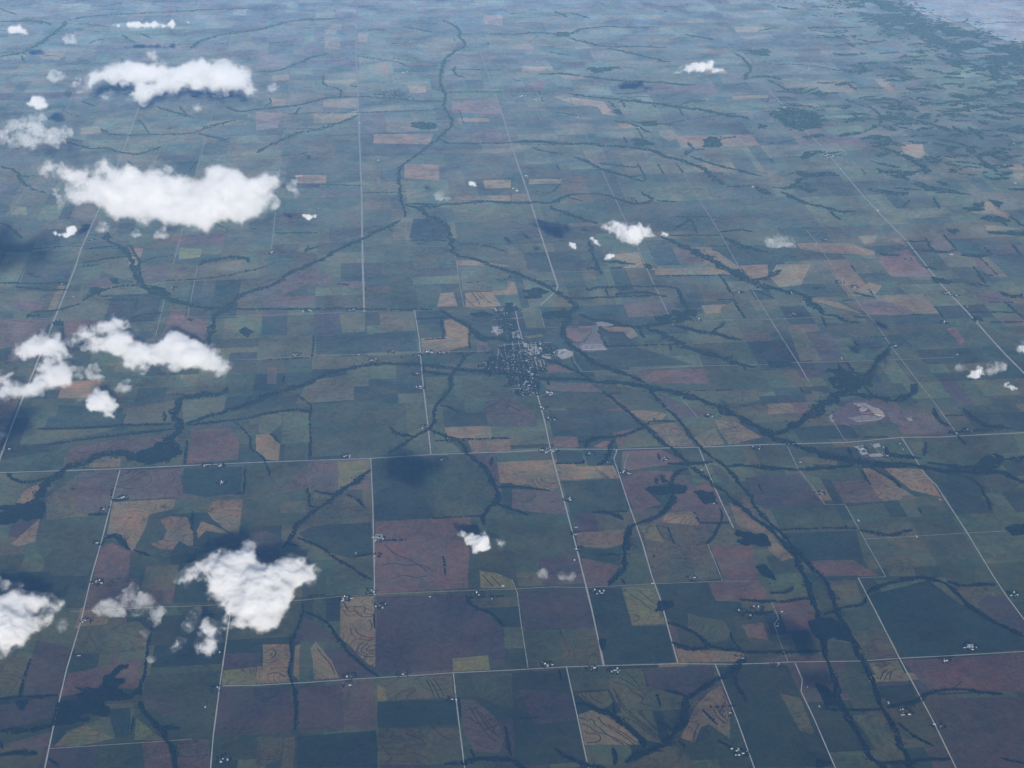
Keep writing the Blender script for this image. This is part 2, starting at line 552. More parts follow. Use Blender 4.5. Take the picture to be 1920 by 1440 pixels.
'far_creek_woodland|dark tree lined creeks in the blue haze at top left': """
108 -8759,40586 -8403,40868 -8160,41164 -7987,42244 -7773,43257 -7722,44270
193 -9443,44304 -8789,44489 -8073,43877
74 -7662,44326 -7312,44789 -6426,44961 -5038,45153 -4339,45282 -2844,45341
95 -7330,43930 -6529,43558
58 -6072,42580 -5850,42050 -5572,41691
58 -5666,42774 -5334,42172
46 -6824,41749 -6678,42125 -6232,42253
94 -4236,40969 -4065,41776 -3705,42308 -3318,42561 -2722,42798 -2331,43236 -1796,43793
169 -1796,43793 -1310,43872 -540,43926
54 -6207,36421 -5856,35962
79 -4522,35841 -4192,35393 -3823,35071 -3670,34854
33 -4058,35799 -3823,35071
80 -3014,35704 -2696,35174 -2366,35435 -1681,35583 -1429,35687 -1144,36005 -641,36265 -144,36220
33 -2202,35630 -2019,35955 -2113,36267
33 -1524,34944 -1425,35560
34 -934,38128 -936,37282 -524,36924 -558,36257
87 -2520,38610 -2022,38565 -1641,39174 -1238,39903 -829,40128
44 -144,39908 617,39323 868,39198 1006,38734 1766,38764
43 1998,38396 3249,38283
53 2141,38680 2092,37853 2360,37590
61 -144,36220 539,36070 1061,35762 1705,35703
40 -119,34940 1637,35071
41 1826,36395 3301,36351
77 -2213,32260 -1847,32951 -1453,33553 -961,33816 -574,34173 -154,34738
38 -1716,33885 -1050,33824
56 -6754,34111 -6068,33520 -5780,33382
76 -5515,34230 -5354,33831 -4791,33666 -4365,33741 -3925,33701 -3445,33849 -3202,34293 -2778,34652
74 -6154,33379 -5781,33015 -5541,32813 -5230,32856 -4869,32501 -4531,32294 -4169,32869
30 -4813,34837 -4483,33828
75 -3436,33733 -2910,33233
44 -4701,31961 -4536,31605
46 -9749,45968 -9180,45148
32 -8263,40645 -8044,39957
61 -7151,31842 -6804,31609 -6574,30866 -6291,30365 -6006,30122
""",
'far_creek_woodland|dark tree lined creeks in the blue haze at top centre': """
56 1499,32833 1646,32523 2949,32479
111 2952,32515 3498,32503 4072,32266 4459,32305 4812,32090 5339,31969 5584,31802 5809,31532 5972,31235 6191,30972 6440,30608 6581,29996 6673,29440
69 6754,29338 7175,29300
83 7682,28941 7899,28312 8216,28076 8429,27764 8749,27677
67 8285,27777 8409,27336
71 6382,31303 6733,30751 7161,30274 7519,29911
74 6308,31310 6480,31649 6761,31696
75 7285,32382 7611,32503
55 3316,32117 3557,31843 3909,31633
71 4100,31440 4388,30964 4535,30512 4810,30255 4939,30080 5248,29761
71 4544,30950 4795,30859 5081,30664 5299,30712
26 5295,30882 5273,29791
53 4908,30083 5224,30119
94 3790,41742 4490,41910 5203,41557 5622,42158 6210,42401 6959,42273 7636,42152
91 5188,41217 5572,40734 5968,40205 6641,40252 7478,40068
110 6018,40092 6468,39571 6926,39007 7286,38616
105 4054,37771 4528,37873 5032,37586 5541,37207 6009,37023 6568,36879 7007,36699 7527,36513
120 4527,36105 4927,35847 5305,35550 5873,35368 6272,35116 6809,34812 7202,34524 7596,34157 7952,33921 8135,33702
81 6890,34932 7179,35206 7575,35213
42 5339,35373 5440,34852
40 5651,35475 5637,34834
33 6299,35071 6308,34773
21 6794,34729 6796,34107
62 3301,36351 3683,36316
59 4089,34599 4499,34356
58 5256,33843 5597,33613 5896,32886
97 5610,33691 6102,33567 6552,33408
19 5660,33293 5653,32493
29 5284,32676 5286,32193
50 6495,32194 6568,31713
67 4476,39910 4978,39496
63 9022,39339 9168,38803 9113,37799 8717,36871
18 5685,30812 5680,30176
17 3686,30994 3691,30589
19 6056,30813 6070,30207
48 1404,43198 1959,43147
47 3249,41791 3790,41742
71 145,42538 559,42677
70 1046,42870 1776,42214
92 8184,41343 8814,40718
74 5995,43394 5579,44061
97 5167,44226 5447,43568
""",
'far_creek_woodland|ragged wooded ridges and creeks in the haze at upper right': """
43 10695,34672 10995,34348 11012,33724 10837,33137 10535,32773 10227,32493 9867,32336
101 10643,30916 10694,30392 10869,30105 10713,29719
142 9816,30133 9996,29850 10549,29933 10817,29942
116 11630,33344 11921,32920 12137,32434
110 12265,32811 12404,32219
66 12600,32780 12604,31824
66 12087,30680 12122,30262 12132,29756
85 7561,29202 7925,29106 8228,29619 8378,29800
69 9840,28995 10311,28795
103 9216,35814 9864,35621 10217,36040
46 11015,36335 11057,35737
80 9917,34530 10590,34596
56 9188,26172 9629,26079
40 9578,26269 9524,25673
73 9189,25729 9735,25551 9939,25661
32 9961,26422 9929,25713
109 9909,25383 10429,25336
34 10413,28386 10320,27738
34 9691,27853 9924,28279
29 9964,24882 9903,24125
52 9592,24200 9922,24008
120 10012,23771 10143,23534 10328,23607
34 9678,23376 10046,23321
33 9939,23265 9968,22725
33 9387,22568 9923,22540
34 9238,22982 9939,22918
87 9107,24479 9361,24174
89 9083,24962 9275,24774
47 11466,27200 11500,26692
41 10973,25800 10922,25292
50 10427,25720 10447,25385
93 11648,31986 12016,31582 12323,31191
58 10442,33858 10500,33247
60 11917,35213 12304,34526
81 12983,35116 13661,34618
62 11962,33114 12138,33298
60 9470,36108 9268,36821
"""
}
WOODS = """
-3143,19170 -3100,19388 -2930,19522 -2880,19716 -2708,19578 -2546,19457 -2577,19266 -2734,19133 -2962,19052
-4615,18056 -4400,18169 -4250,18155 -4077,18073 -4086,17813 -4545,17675
7562,17981 7754,18225 7942,18355 8003,18231 7814,18001
3304,17875 3803,17912 3779,17681 3394,17689 3280,17808
3874,17686 3970,17732 4099,17707 4116,17395 3948,17451
3542,18160 3623,18153 3588,17960 3528,17965
4215,16779 4312,16695 4559,16647 4491,16358 4160,16437
4271,15950 4399,15962 4404,15594 4250,15722
4323,23237 4563,23321 4541,22966 4328,22924
4631,23465 4879,23442 5123,23528 4954,23180 4724,22970 4557,22965
4546,25497 4644,25438 4611,25246 4528,25278
5896,25057 6058,25066 6053,24756 5879,24772
-3717,25339 -3400,25148 -3159,24831 -3260,24751 -3559,25049
-4248,25644 -4086,25582 -4083,25349 -4175,25403
-4494,25248 -4291,25183 -4304,24958 -4453,24949
-4900,23865 -4768,23895 -4699,23702 -4861,23717
6848,32422 7253,32497 7157,31768 6782,31802
5386,32480 5594,32535 5859,32141 5473,31993
5238,38300 6012,38279 5868,37996 5366,37749
8653,33938 9109,34519 9554,34269 9767,33433 9153,32705 8887,33000
10754,27698 11097,28022 11264,28067 11101,27608 10830,27546
10876,27254 11182,27283 11349,27069 11228,26744 11177,27000 10865,27085
10767,26484 11399,26427 11761,26367 11689,26184 10748,26351
-3303,13726 -3294,13899 -3145,14064 -2872,14203 -2802,14589 -2698,14532 -2694,14187 -2533,14126 -2498,13961 -2685,13978 -2896,13979 -2850,13710 -3091,13689 -3176,13568 -3270,13577
-3712,14053 -3635,14064 -3603,13910 -3675,13934
7437,16511 7650,16555 7730,16422 7567,16337 7410,16351
930,34037 1173,34213 1496,33867 1460,33597 1040,33674
4931,41928 5244,41899 5175,41331 4913,41412
9443,39566 9936,39682 9778,39007 9403,39094
10049,26686 10329,26660 10146,26405
5696,21519 5914,21443 6051,21356 5938,21218 5679,21278
-2020,23295 -1908,23449 -1817,23236 -1847,23037 -1971,23129
5364,34733 5485,34764 5493,34430 5344,34362
9118,24431 9375,24266 9278,24112 9101,24245
9211,22857 9344,22802 9295,22618 9164,22651
5847,33749 6192,33758 6091,33371 5812,33396
3425,18072 3470,18138 3512,18064 3440,17959
2971,15283 3163,15287 3148,15138 2959,15070
2267,14618 2352,14610 2342,14462 2257,14420
4560,14768 4833,14795 4950,14577 4937,14326 4710,14447 4612,14405
4347,13612 4471,13554 4547,13232 4324,13208
11393,28145 11585,27978 11383,27700
4038,12424 4181,12379 4191,12298 4009,12315
1480,23601 1696,23731 1850,23568 1633,23439
2439,24504 2664,24598 2815,24402 2617,24150 2402,24125
2619,23540 2985,23679 3083,23456 2942,23320 2617,23371
2051,23981 2180,24013 2252,23702 2096,23545
6535,21164 6806,20956 7084,20841 6870,20504 6598,20355 6408,20634
"""
FOREST = """
13528,47038 15059,46899 14733,44808 14845,41917 14953,41727 15676,41841 15762,40484 16020,39675 16336,39427 17201,38862 15419,34458 14889,35616 14537,37062 14202,39134 13794,40834 13128,42377
"""
FIELDS = """
B -3784,18939 -3299,18895 -3299,18002 -3540,17893 -3717,18107 -3777,18656
O -4005,17741 -4109,18276 -3807,18870 -3730,18108 -3531,17827
T -4445,18173 -4406,18506 -4243,18699 -4217,18421 -4283,18158
T -3737,19078 -3631,19288 -3469,19347 -3312,19229 -3286,19009
B -4017,19621 -3291,19861 -2803,19848 -2859,19366 -3169,19394 -3647,19408 -4011,19031 -4012,19352
R -2455,19035 -2469,20021 -1975,20008 -1827,19651 -1802,19092
T -3267,18106 -2507,18130 -2515,17865 -2792,17760 -2797,17504 -2885,16895 -3107,17219 -3249,17356
T -2651,17618 -2532,17697 -2337,17654 -2239,17390 -2206,16991 -2396,16911 -2582,16928 -2706,17060 -2573,17146 -2549,17355
T -2103,17762 -2045,18021 -1690,18056 -1680,17090 -1872,17357 -2012,17560
T -2196,17323 -2150,17534 -2003,17432 -1699,17092 -1799,17200 -2089,17313 -2156,17133
K -2447,16796 -2382,17092 -2149,16889 -2137,16591 -2415,16581
R -3271,17051 -3158,17126 -2916,16898 -2871,16255 -3276,16405
T -4337,17209 -4162,17628 -4094,17788 -4067,17245 -4233,17138
G -4841,19280 -4017,19075 -4048,19594 -4472,19482 -4857,19370
P -2687,20907 -2075,21022 -2081,20551 -2592,20223
O -3405,20233 -3395,20753 -2764,20948 -2760,20286
K -4323,20268 -4354,20924 -3468,20760 -3421,20250
P -4516,20159 -3431,20156 -3793,19984 -4454,19782
K -2476,18892 -1737,18897 -1717,18194 -2151,18138 -2441,18260
B -3284,18937 -2479,18921 -2490,18156 -3267,18159
M -1797,17162 -1362,17247 -1167,17043 -1207,16448 -1755,16497
G -4056,17746 -3274,17804 -3295,17236 -3336,16411 -3727,16446 -4057,17183
O -1108,20679 -962,21392 -413,21576 -316,21245 -310,20725 -853,20690
P -1587,20342 -1282,20445 -1284,20072 -1435,19770 -1578,19830
P -1269,20071 -1267,20428 -919,20363 -902,19490 -1270,19478
T -1611,19786 -1435,19786 -1285,19494 -1289,19031 -1440,19059 -1588,19325
B -877,18891 -537,18904 -534,18155 -877,18213
Y -523,18903 -127,18940 -144,18680 -348,18345 -514,18180
B -1270,18153 -924,18867 -890,18214 -1173,18185
O -810,18139 -481,18068 -739,17770 -856,17807
O -957,17400 -738,17678 -480,17987 -336,17974 -158,17521 -134,17377 -479,17331 -796,17322
D -982,17150 -828,17300 -122,17337 -114,16584 -354,16511 -663,16730 -916,17020
D -93,18937 670,18956 684,18251 641,17358 -90,17360
K -79,18045 185,18297 566,17851 641,17358 -83,17359
G 683,18955 1085,18978 1394,18327 1408,17842 1226,17434 1071,17344 653,17357
R -71,17345 1071,17344 934,15764 -97,15747
D 1004,16542 1115,16532 1065,15752 945,15752
Y 1092,16123 1276,16060 1442,15886 1457,15716 1076,15751
T 1173,19363 1736,19358 1715,19040 1211,18996
T 1367,19315 1682,19301 1630,19108 1390,19160
B 1472,20529 1871,20612 2124,20169 2145,19681 1470,19742
P 699,21384 1010,21374 976,21039 783,20457 695,19973
G -889,20659 -47,20667 84,19868 -70,19113 -860,19080
G 1204,21195 1927,21219 2210,21015 2203,20582 1423,20568 1204,20845
P 307,19228 530,19421 656,19410 659,19017 307,19004
P 703,19375 980,19304 1075,19038 700,19013
B 2310,21095 3022,20959 3131,20652 2410,20770
G 2227,20665 3104,20620 3313,20111 2312,20218
D 2321,20168 3353,20041 3517,19557 2963,19355 2305,19384
R 2293,19338 2620,19340 2604,19050 2288,19049
R 2791,19033 2954,19186 3065,19176 2963,18957
P 3132,18957 3372,19365 3549,19443 3722,18994
T 3426,20034 3727,20073 3916,19891 3813,19722 3616,19627
G 3192,20873 3775,20680 3943,19922 3453,20115
T 3622,19579 3959,19644 4044,19398 4120,18928 3800,18957
M 3899,20565 4479,19840 4073,19747 3943,20170
T 4533,19673 4802,19568 5060,19103 4573,18932 4530,19307
T 4121,19157 4482,19421 4531,18966 4200,18905
O 4688,20546 5315,20541 5272,20218 4841,20022
O 4798,19993 5363,20092 5283,19751 4937,19782
K 2299,18957 2651,18925 2602,18605 2270,18591
T 1677,18472 2185,18440 2232,17972 2125,17913 1645,18122
T 2271,18533 2980,18498 3004,18153 2278,18190
D 2273,18149 3024,18109 2991,17365 2288,17286
B 1634,17999 2229,17890 2230,17291 1587,17480
R 3039,18164 3366,18333 3828,18234 3613,17985 3284,17835 3420,17458 3064,17293 3029,17831
R 3607,17616 4121,17981 4173,17193 4099,16967 3827,17004 3773,17229 3533,17277 3519,17383
R 3148,18880 3667,18878 3930,18484 3591,18442 3065,18332
T 3427,17234 3778,17255 3785,16919 3515,16893 3355,17009
O 3056,16960 3345,17022 3786,16893 3787,15707 3056,15672 3068,16634
Y 3059,16934 3272,16978 3293,16540 3103,16656
T 2293,16865 2872,16888 2809,16560 2588,16471 2272,16548
D 2263,16476 2772,16442 2701,16093 2284,16295
R 2288,16283 2684,16060 2502,15655 2260,15688
T 4254,17423 4439,16974 4562,16772 4496,16653 4233,16865
O 4358,17629 4491,17562 4483,17256
M 4586,18023 4890,18066 5300,18057 5396,17279 4690,17211 4568,17341
G 4218,18400 4332,18346 4425,17912 4508,17670 4340,17576 4240,17998
R 3819,16444 4310,16399 4271,15950 4195,15670 3832,15658
B 6922,19011 6946,19325 7379,19692 7550,19643 7553,19032
G 5311,18185 6023,18178 6104,17857 5655,17842 5363,18037
T 6138,18167 6273,18083 6582,17305 6137,17278 6090,17691
T 6401,18115 6877,18057 6895,17687 6883,17318 6579,17509 6509,17722
B 5651,17828 6096,17830 6124,17280 5647,17270
O 5341,18444 5524,18530 5862,18352 5822,18254 5503,18312
P 6059,20473 6385,20271 6161,20137 6059,20181
T 5363,20092 5696,20078 5663,19765 5290,19783
O 7157,18728 7046,18452 6929,18507 6941,18839
G 7192,18771 8387,18878 8308,18382 7903,18344 7590,18021 7054,18303
T 4553,16623 4738,16072 4567,16017 4481,16263
R 4885,15988 5399,15965 5593,15600 4894,15663
O 5793,15977 6087,15950 6002,15563 5689,15591
K 6975,17680 7465,17705 7317,16907 6909,16879
G 5645,17190 6126,17239 6126,16694 5683,16696
K 4747,16630 5615,16614 5526,16013 4863,16073 4782,16381
B -3273,16382 -2746,16300 -2748,15695 -3287,15680
O -3273,15375 -2660,15423 -2501,15152 -2529,14835 -3261,14862
M -3705,15160 -3332,14977 -3315,14143 -3680,14176
O -4034,14894 -3708,14845 -3718,14179 -3897,14150
R -3695,13380 -3299,13537 -3288,13301 -3604,13297
M -3874,14023 -3342,14109 -3310,13770 -3796,13599
P -2879,13933 -2548,13938 -2505,13697 -2518,13440 -2786,13339 -3169,13525 -2841,13684
K -2790,13854 -2567,13869 -2523,13399 -2653,13377
Y -2488,13678 -2180,13301 -2469,13327
Y -3140,13497 -2976,13610 -2663,13369 -2982,13290 -3236,13297
R -3265,14517 -2554,14711 -2534,14190 -2713,14207 -2807,14542 -2902,14224 -3308,14097
G -2482,14399 -1724,14424 -1727,14163 -1712,13342 -2063,13357 -2252,13717 -2470,14093
M -2433,14090 -2156,13974 -2100,13660 -2263,13718 -2411,13890
Y -1691,14421 -1353,14448 -1338,14137 -1689,14160
T -1300,14862 -1013,14836 -983,14568 -1030,14314 -987,14151 -1333,14155 -1348,14457 -1282,14451
R -2393,13286 -2152,13273 -2058,12865 -2330,12890
B -2051,13289 -1738,13277 -1711,12834 -2008,12861
M -1703,14115 -985,14068 -932,13510 -946,13289 -1700,13324
T -487,15651 -357,15705 -109,15704 -119,14345 -196,14400 -361,14707 -485,14918
T -792,14746 -744,14861 -698,14768 -572,14482 -488,14181 -744,14176
M -867,15344 -599,15030 -501,14799 -699,14867 -970,14892
T -962,14801 -912,14827 -907,14181 -969,14280
M -86,15691 885,15658 1268,14912 1225,14223 682,14216 -111,14212
Y 688,14416 1059,14441 1055,14182 679,14178
M -892,14032 -146,14075 -131,13283 -874,13291
B -471,14095 -134,14111 -131,13283 -444,13294
O -106,14137 660,14123 665,13745 -108,13744
Y -108,14035 -28,13963 -17,13735 -108,13744
K -108,13726 667,13700 674,13278 -115,13324
O -116,13299 676,13235 682,12673 -110,12736
B 695,13707 865,13673 1045,13374 1110,13027 1033,12794 807,12856 731,13103
K -898,13243 -127,13266 -121,12690 -886,12759
O -1286,13270 -1038,13247 -1046,12894 -1273,12794
O -1022,13246 -919,13245 -921,12762 -1037,12773
G 841,14116 1805,14095 1824,13795 1225,13489 920,13695
M 1486,15647 2242,15645 2264,14842 1474,14903
G 1478,14882 1862,14868 1832,14178 1466,14192
O 1880,14866 2234,14834 2226,14161 1854,14176
Y 2655,15630 3026,15641 3015,14856 2656,14868
D 2255,15611 2636,15621 2642,14849 3019,14814 2990,14140 2266,14167
D 3058,15649 3622,15643 3636,15266 3777,15081 3726,14356 3416,14464 3076,14871
O 3295,15040 3669,14849 3680,14490 3416,14464 3241,14753
R 3636,15653 4202,15647 4252,15385 4155,15176 3646,15254
T 3039,14379 3760,14254 3680,14096 3023,14137
O 1877,13690 2222,13704 2241,13503 2124,13399 1992,13535
T 1865,13343 2018,13408 2286,13123 2432,12815 1876,12857
O 2285,14070 2630,14067 2609,12816 2479,12878 2321,13215 2268,13573 2235,13757
M 2647,14066 3350,14050 3353,13767 3071,13563 2966,13527 2811,13632 2648,13738
T 2820,12880 3026,13326 3243,13602 3371,13691 3397,13292 3288,12829 3137,13072 3047,13020 2935,12794
D 1281,14104 1836,14120 1849,12607 1168,12588
M 1320,13822 1829,13703 1854,13257 1421,13211
O 2208,12478 2549,12738 2738,12779 2844,12646 2852,12420
D 3415,14015 4137,13997 4158,13091 4185,12315 3419,12384
O 3947,13511 4129,13404 4134,12794 4000,12891
R 3826,14762 4067,14792 4047,14456 3843,14525
R 4302,15141 4661,15162 4670,14623 4289,14596
G 4770,15561 4913,15548 4930,14998 4765,14917
O 4970,15554 5309,15535 5248,15044 4999,15034
K 5367,15207 6118,15461 6316,14958 6759,14210 6690,14028 5370,14040 5352,14748
O 6326,15308 6794,15243 6866,15071 6577,15010 6542,14745 6393,15005
M 6507,14951 6666,15089 6860,15039 6887,14546 6796,14308 6524,14694
O 5020,14169 5155,14559 5290,14639 5329,14034 4973,14008 4969,14293
T 4984,13949 5314,13967 5312,13598 5024,13606
R 5355,13954 6665,13961 6415,13305 6042,13348 5471,13381
M 5421,13277 6389,13235 5972,12136 5353,12193
O 4570,13080 4883,13096 4899,12362 4664,12343 4636,12749
G 4632,13800 4921,13869 4874,13176 4628,13189
G 4731,14374 4923,14317 4906,14014 4580,14024
K 4976,13536 5314,13533 5303,13252 4985,13201
T 1002,23967 1081,24514 1287,24540 1320,23960
T 1472,24501 1900,24507 2002,23898 1442,23905
T 1082,23426 1206,23436 1421,23085 1408,22426 1075,22262
P 656,25222 1417,25272 1411,24896 654,24942
T 1434,25977 1637,25934 2240,25657 2322,25576 1417,25707
P 1466,25629 1972,25632 2250,25268 2142,24531 1435,24595
D 661,25605 1423,25657 1411,25320 641,25295
G -1306,23812 -929,23799 -907,23012 -1283,23046
D -1714,23785 -1322,23792 -1299,23048 -1682,23083
M -897,23817 -535,23827 -532,23018 -883,23010
O -519,23825 -123,23811 -139,23084 -484,23054
O 100,23812 629,23806 634,23054 94,23063
O -1672,22863 -1049,22945 -924,22598 -956,22255 -1645,22261
D -867,22968 -12,22971 -22,22285 -848,22303
K -11,23011 615,22995 628,22303 -22,22304
B -1557,21991 -1419,21997 -1402,21343 -1530,21355
T 1583,29249 2603,29217 2622,28882 1552,29069
K 778,28085 1374,27975 1370,27068 820,26722 678,27131
R -3135,24127 -2904,24106 -2910,23894 -2537,23797 -2513,22939 -3186,23000
R 2911,22929 3317,22913 3068,22373 2937,22287 2877,22648
T 3447,22962 3910,22879 3955,22551 3801,22445 3764,22729 3539,22750
D 3528,22670 3736,22651 3865,22340 3875,22202 3457,22181
G 3997,22308 4382,22532 4397,22252 3984,22231
T 4659,25266 5843,25232 5900,24913 4625,24957
T 5636,26000 5862,25980 5987,25489 6113,25110 5916,25152
T 6096,25282 6576,25288 6449,24744 6141,24677
T 3915,25978 4527,26050 4491,25330 4118,25340 4324,25517
R 2419,21611 2625,21648 2782,21413 2389,21412
R 3676,21295 4707,21293 4684,20791 3843,20903
P 2529,25243 2988,25249 2983,24894 2547,24980
Y 2237,22687 2503,22763 2540,22659 2309,22600
O 5417,23523 5655,23764 5670,23094 5339,23145
D 3039,22026 3910,22121 4582,21452 3508,21457
T 2658,29274 2958,29277 2938,28883 2622,28882
T 6461,24719 6717,25275 7283,25223 6900,24351 6530,24270
T 7283,26240 7630,26208 8178,26158 8524,25738 8465,25540 7602,25745 7304,25952
R 8566,25505 9104,25814 9097,25207 9166,24497 8463,24561 8449,25266
T 7736,24415 7965,24441 7863,24241
T 7725,24001 8032,24365 8191,24188 7954,23800
T 6948,23690 7291,23593 7554,23071 7172,23407
R 7392,23584 7909,23648 8313,23281 8377,22996 7657,23019 7499,23355
T 8438,26480 8795,26501 8643,26142 8438,26082
T 8961,26325 9171,26333 9147,25862 9008,26109
R 8662,22407 8804,22455 8775,21914 8651,21768
T 11264,28037 11411,28054 11332,27587 11500,27369 11379,27151 11164,27371 10916,27451 10782,27579 10966,27650 11100,27579
T 10844,26862 11209,26691 11449,26559 10767,26539
P 10443,28292 11149,28228 10841,27720 10378,27762
O 6283,22725 6489,22462 6458,21469 6150,21440
M 6530,22397 6851,22429 6820,21342 6467,21411
R 1905,35685 2899,35856 2921,34582 1854,34802
T 166,33330 1388,33257 1266,32521 134,32697
T -1114,34989 -462,34889 -163,35193 -189,34660 -574,34213 -1102,34261
T -922,36072 -157,36133 -162,35277 -926,35472
T -2101,36266 -1723,36188 -1730,35672 -2019,35656
T 261,39458 619,39425 600,38085 253,38116
T -934,41436 -574,41403 -585,40638 -952,40725
T -102,42327 143,42305 104,41286 -109,41305
T 999,37060 1398,37024 1373,36437 1003,36470
T 728,31263 1393,31168 1353,30179 690,30401
R 2194,33222 2793,33206 2776,32494 2145,32515
T 1932,34386 2644,34281 2622,34002 1947,34063
O -104,31509 95,31491 78,31017 -108,31034
T -1368,30783 -796,30731 -801,30214 -1355,30264
T 2185,30135 2714,30120 2672,29645 2177,29628
T -936,42931 -648,42964 -658,42204 -929,42286
O -1783,42364 -1427,42159 -1598,41441
T -918,37746 -171,37725 -173,37398 -902,37464
T 3226,44021 3730,43912 3640,42694 3162,42978
O -2248,33435 -1724,33464 -1761,32943 -2232,33097
K 241,30902 592,30904 562,30186 228,30217
T -5959,34348 -5602,34472 -5380,33948 -5893,33880
T -7972,40882 -7236,40921 -7289,40092 -7697,40283
O -5295,34761 -4876,34803 -4871,34366 -5238,34478
O -4872,33523 -4513,33603 -4290,33433 -4569,33124 -4734,32884 -4846,33113
T -6509,45415 -6123,45251 -6164,45000
R -3469,45268 -3071,45297 -3069,44467 -3416,44624
R -4439,32713 -4197,32727 -4289,32484 -4441,32534
P -2695,33438 -2273,33514 -2275,33101 -2632,33096
T 3770,38582 4451,38520 4445,38027 3698,38095
T 4556,37678 5075,37535 5038,37253 4559,37391
R 3687,37094 4082,37105 4049,36464 3708,36449
T 4164,35872 4507,35841 5216,35341 5371,34155 5081,34386 5046,34972 4509,35276
T 5278,33681 5591,33574 5599,33338 5331,33284
T 6077,33023 6356,33075 6415,32536 6155,32261 6029,32684
T 8129,35512 8975,35568 8915,35309 8142,35292
T 3052,30121 3691,30063 3621,29813 3020,29803
T 11719,36693 12064,36709 11987,35879 11798,35624 11698,35905
T 9517,34779 9866,34790 9863,34366 9576,34309
T 10774,31658 11248,31615 11089,30982 10810,30587 10685,30842
T 14910,44122 15331,44084 15169,43447 14851,43605
T 16157,44142 16374,43858 16228,43350 16070,43624
R 15760,41834 16203,41915 16065,41328 15694,41361
R 9552,32251 10108,32276 10017,31800 9498,31847
T 12413,30202 12779,30202 12682,29806 12408,29898
T 12249,29613 12609,29613 12415,29239
Y 13587,37641 13939,37759 13921,37363
N 15299,46151 14864,44259 14950,42150 15778,42136 15889,40759 16119,39943 16437,39692 17918,38958 20733,45658
T 3689,40630 4234,40745 4178,40205 3655,40253
P 5094,41225 5506,40740 5632,40181 5225,40110
P 5720,41856 6177,42166 6112,41705 5758,41621
O 6632,29992 7712,30157 7541,29425 6787,29493
B -5717,24044 -4941,23973 -4970,23162 -5510,22918
P -5877,25373 -5165,25126 -5282,24823 -5794,24914
R -4721,23849 -4166,23903 -4353,23507 -4629,23131
B -4645,25610 -4315,25697 -4141,25331 -4511,25249
O -4489,26243 -4065,26502 -3912,25780 -3862,25492 -4185,25686 -4389,25943
Y -3248,26961 -2854,26874 -2869,26493 -3214,26374
Y -6544,29475 -6218,29357 -6138,28884 -6424,28910
O -2844,26167 -2101,26273 -2240,25628 -2796,25560
B -2027,24909 -1197,25653 -673,25605 -668,25015 -1097,25054 -1505,24524 -2171,24474
G -1945,26714 -1213,26268 -1372,25669 -1788,25233
R -2356,35226 -1779,35091 -1853,33975 -2288,33821
B -2606,40394 -1820,40060 -1851,39043 -2480,39100
M -539,43314 -193,43162 -209,39914 -531,39943
"""
TERRACES = """
-475,15521 -416,15483 -358,15521 -288,15482 -218,15519 -213,15411 -242,15361 -115,15318
-463,15434 -387,15395 -312,15420 -289,15313 -185,15272 -115,15307
-451,15594 -416,15462 -387,15427
-175,15218 -141,15122 -154,15020
-377,15082 -360,14958 -315,14873
-331,15077 -292,14951 -190,14881 -122,14875
-248,14796 -293,14731 -316,14654 -278,14572 -195,14516 -144,14521
-191,14781 -248,14707 -272,14630 -205,14565 -127,14597
-164,14719 -215,14674 -193,14613 -126,14656
1446,24368 1513,24096 1584,23914
1582,24491 1646,24194 1672,23972
1650,24485 1730,24186 1829,24045
1710,24479 1776,24227 1859,23998
804,13572 868,13347 931,13127 1024,12993
857,13567 920,13342 984,13148 1071,13056
904,13474 970,13294 1034,13118
808,13013 889,12922 988,12872
1881,13298 1941,13232 2009,13261 2011,13157 2057,13110 2117,12977 2251,12823
1895,13082 1939,13019 2019,13028 2049,12942 2010,12887 1896,12889
1882,13186 1956,13145 1997,13056 2119,12994 2234,12883 2302,12819
2065,13282 2091,13167 2184,13073 2292,12920 2354,12814
2141,13145 2256,13032 2341,12898 2396,12818
2283,13753 2311,13569 2364,13386 2445,13221 2526,13067 2620,12907
2290,13616 2317,13434 2377,13297 2481,13114 2560,12954 2613,12865
2297,13844 2425,13786 2462,13673 2532,13594 2564,13528 2502,13480 2620,13407
2365,13931 2460,13829 2526,13731 2579,13617
2458,13998 2521,13870 2553,13728
2465,13350 2501,13242 2566,13149 2621,12974
2317,13259 2413,13189 2493,13028 2594,12850
2523,13371 2485,13304 2544,13177 2597,13018
1948,13692 1984,13554 2078,13456
2028,13685 2051,13574 2138,13495
2924,12795 2963,12943 3032,13081
2970,12816 3005,12939 3067,13044
3015,12829 3065,12976 3133,13055
3227,13307 3238,13175 3294,13058
3273,13347 3273,13215 3330,13106
3282,13258 3382,13427 3363,13518
5847,13540 5740,13439
5024,13643 5087,13759 5161,13818
5062,13621 5117,13728 5191,13787
5119,13625 5169,13751 5243,13811
399,14063 445,13874 461,13755
432,14060 488,13870 514,13750
466,14085 528,13912 558,13764
-99,13053 -11,12881 13,12798 -64,12748
370,13392 464,13170 587,13049
153,13198 253,13105 358,13137
20,16813 138,16561 319,16426 492,16178
-20,16340 134,16384 253,16292 437,16322 610,16109
94,16042 247,16108 365,16018 487,16063
1121,16029 1171,15888 1222,15771
1210,15998 1261,15880 1311,15763
-1282,14692 -1202,14784 -1142,14680 -1194,14587
-1303,14549 -1218,14493 -1148,14554
-1237,14305 -1130,14342 -1044,14240
-725,14740 -667,14588 -583,14435 -537,14241
3362,16756 3380,16569 3464,16439
3268,16953 3289,16700 3361,16571
2715,15470 2816,15351 2877,15184 2956,15124
2821,15570 2887,15421 2954,15285
"""
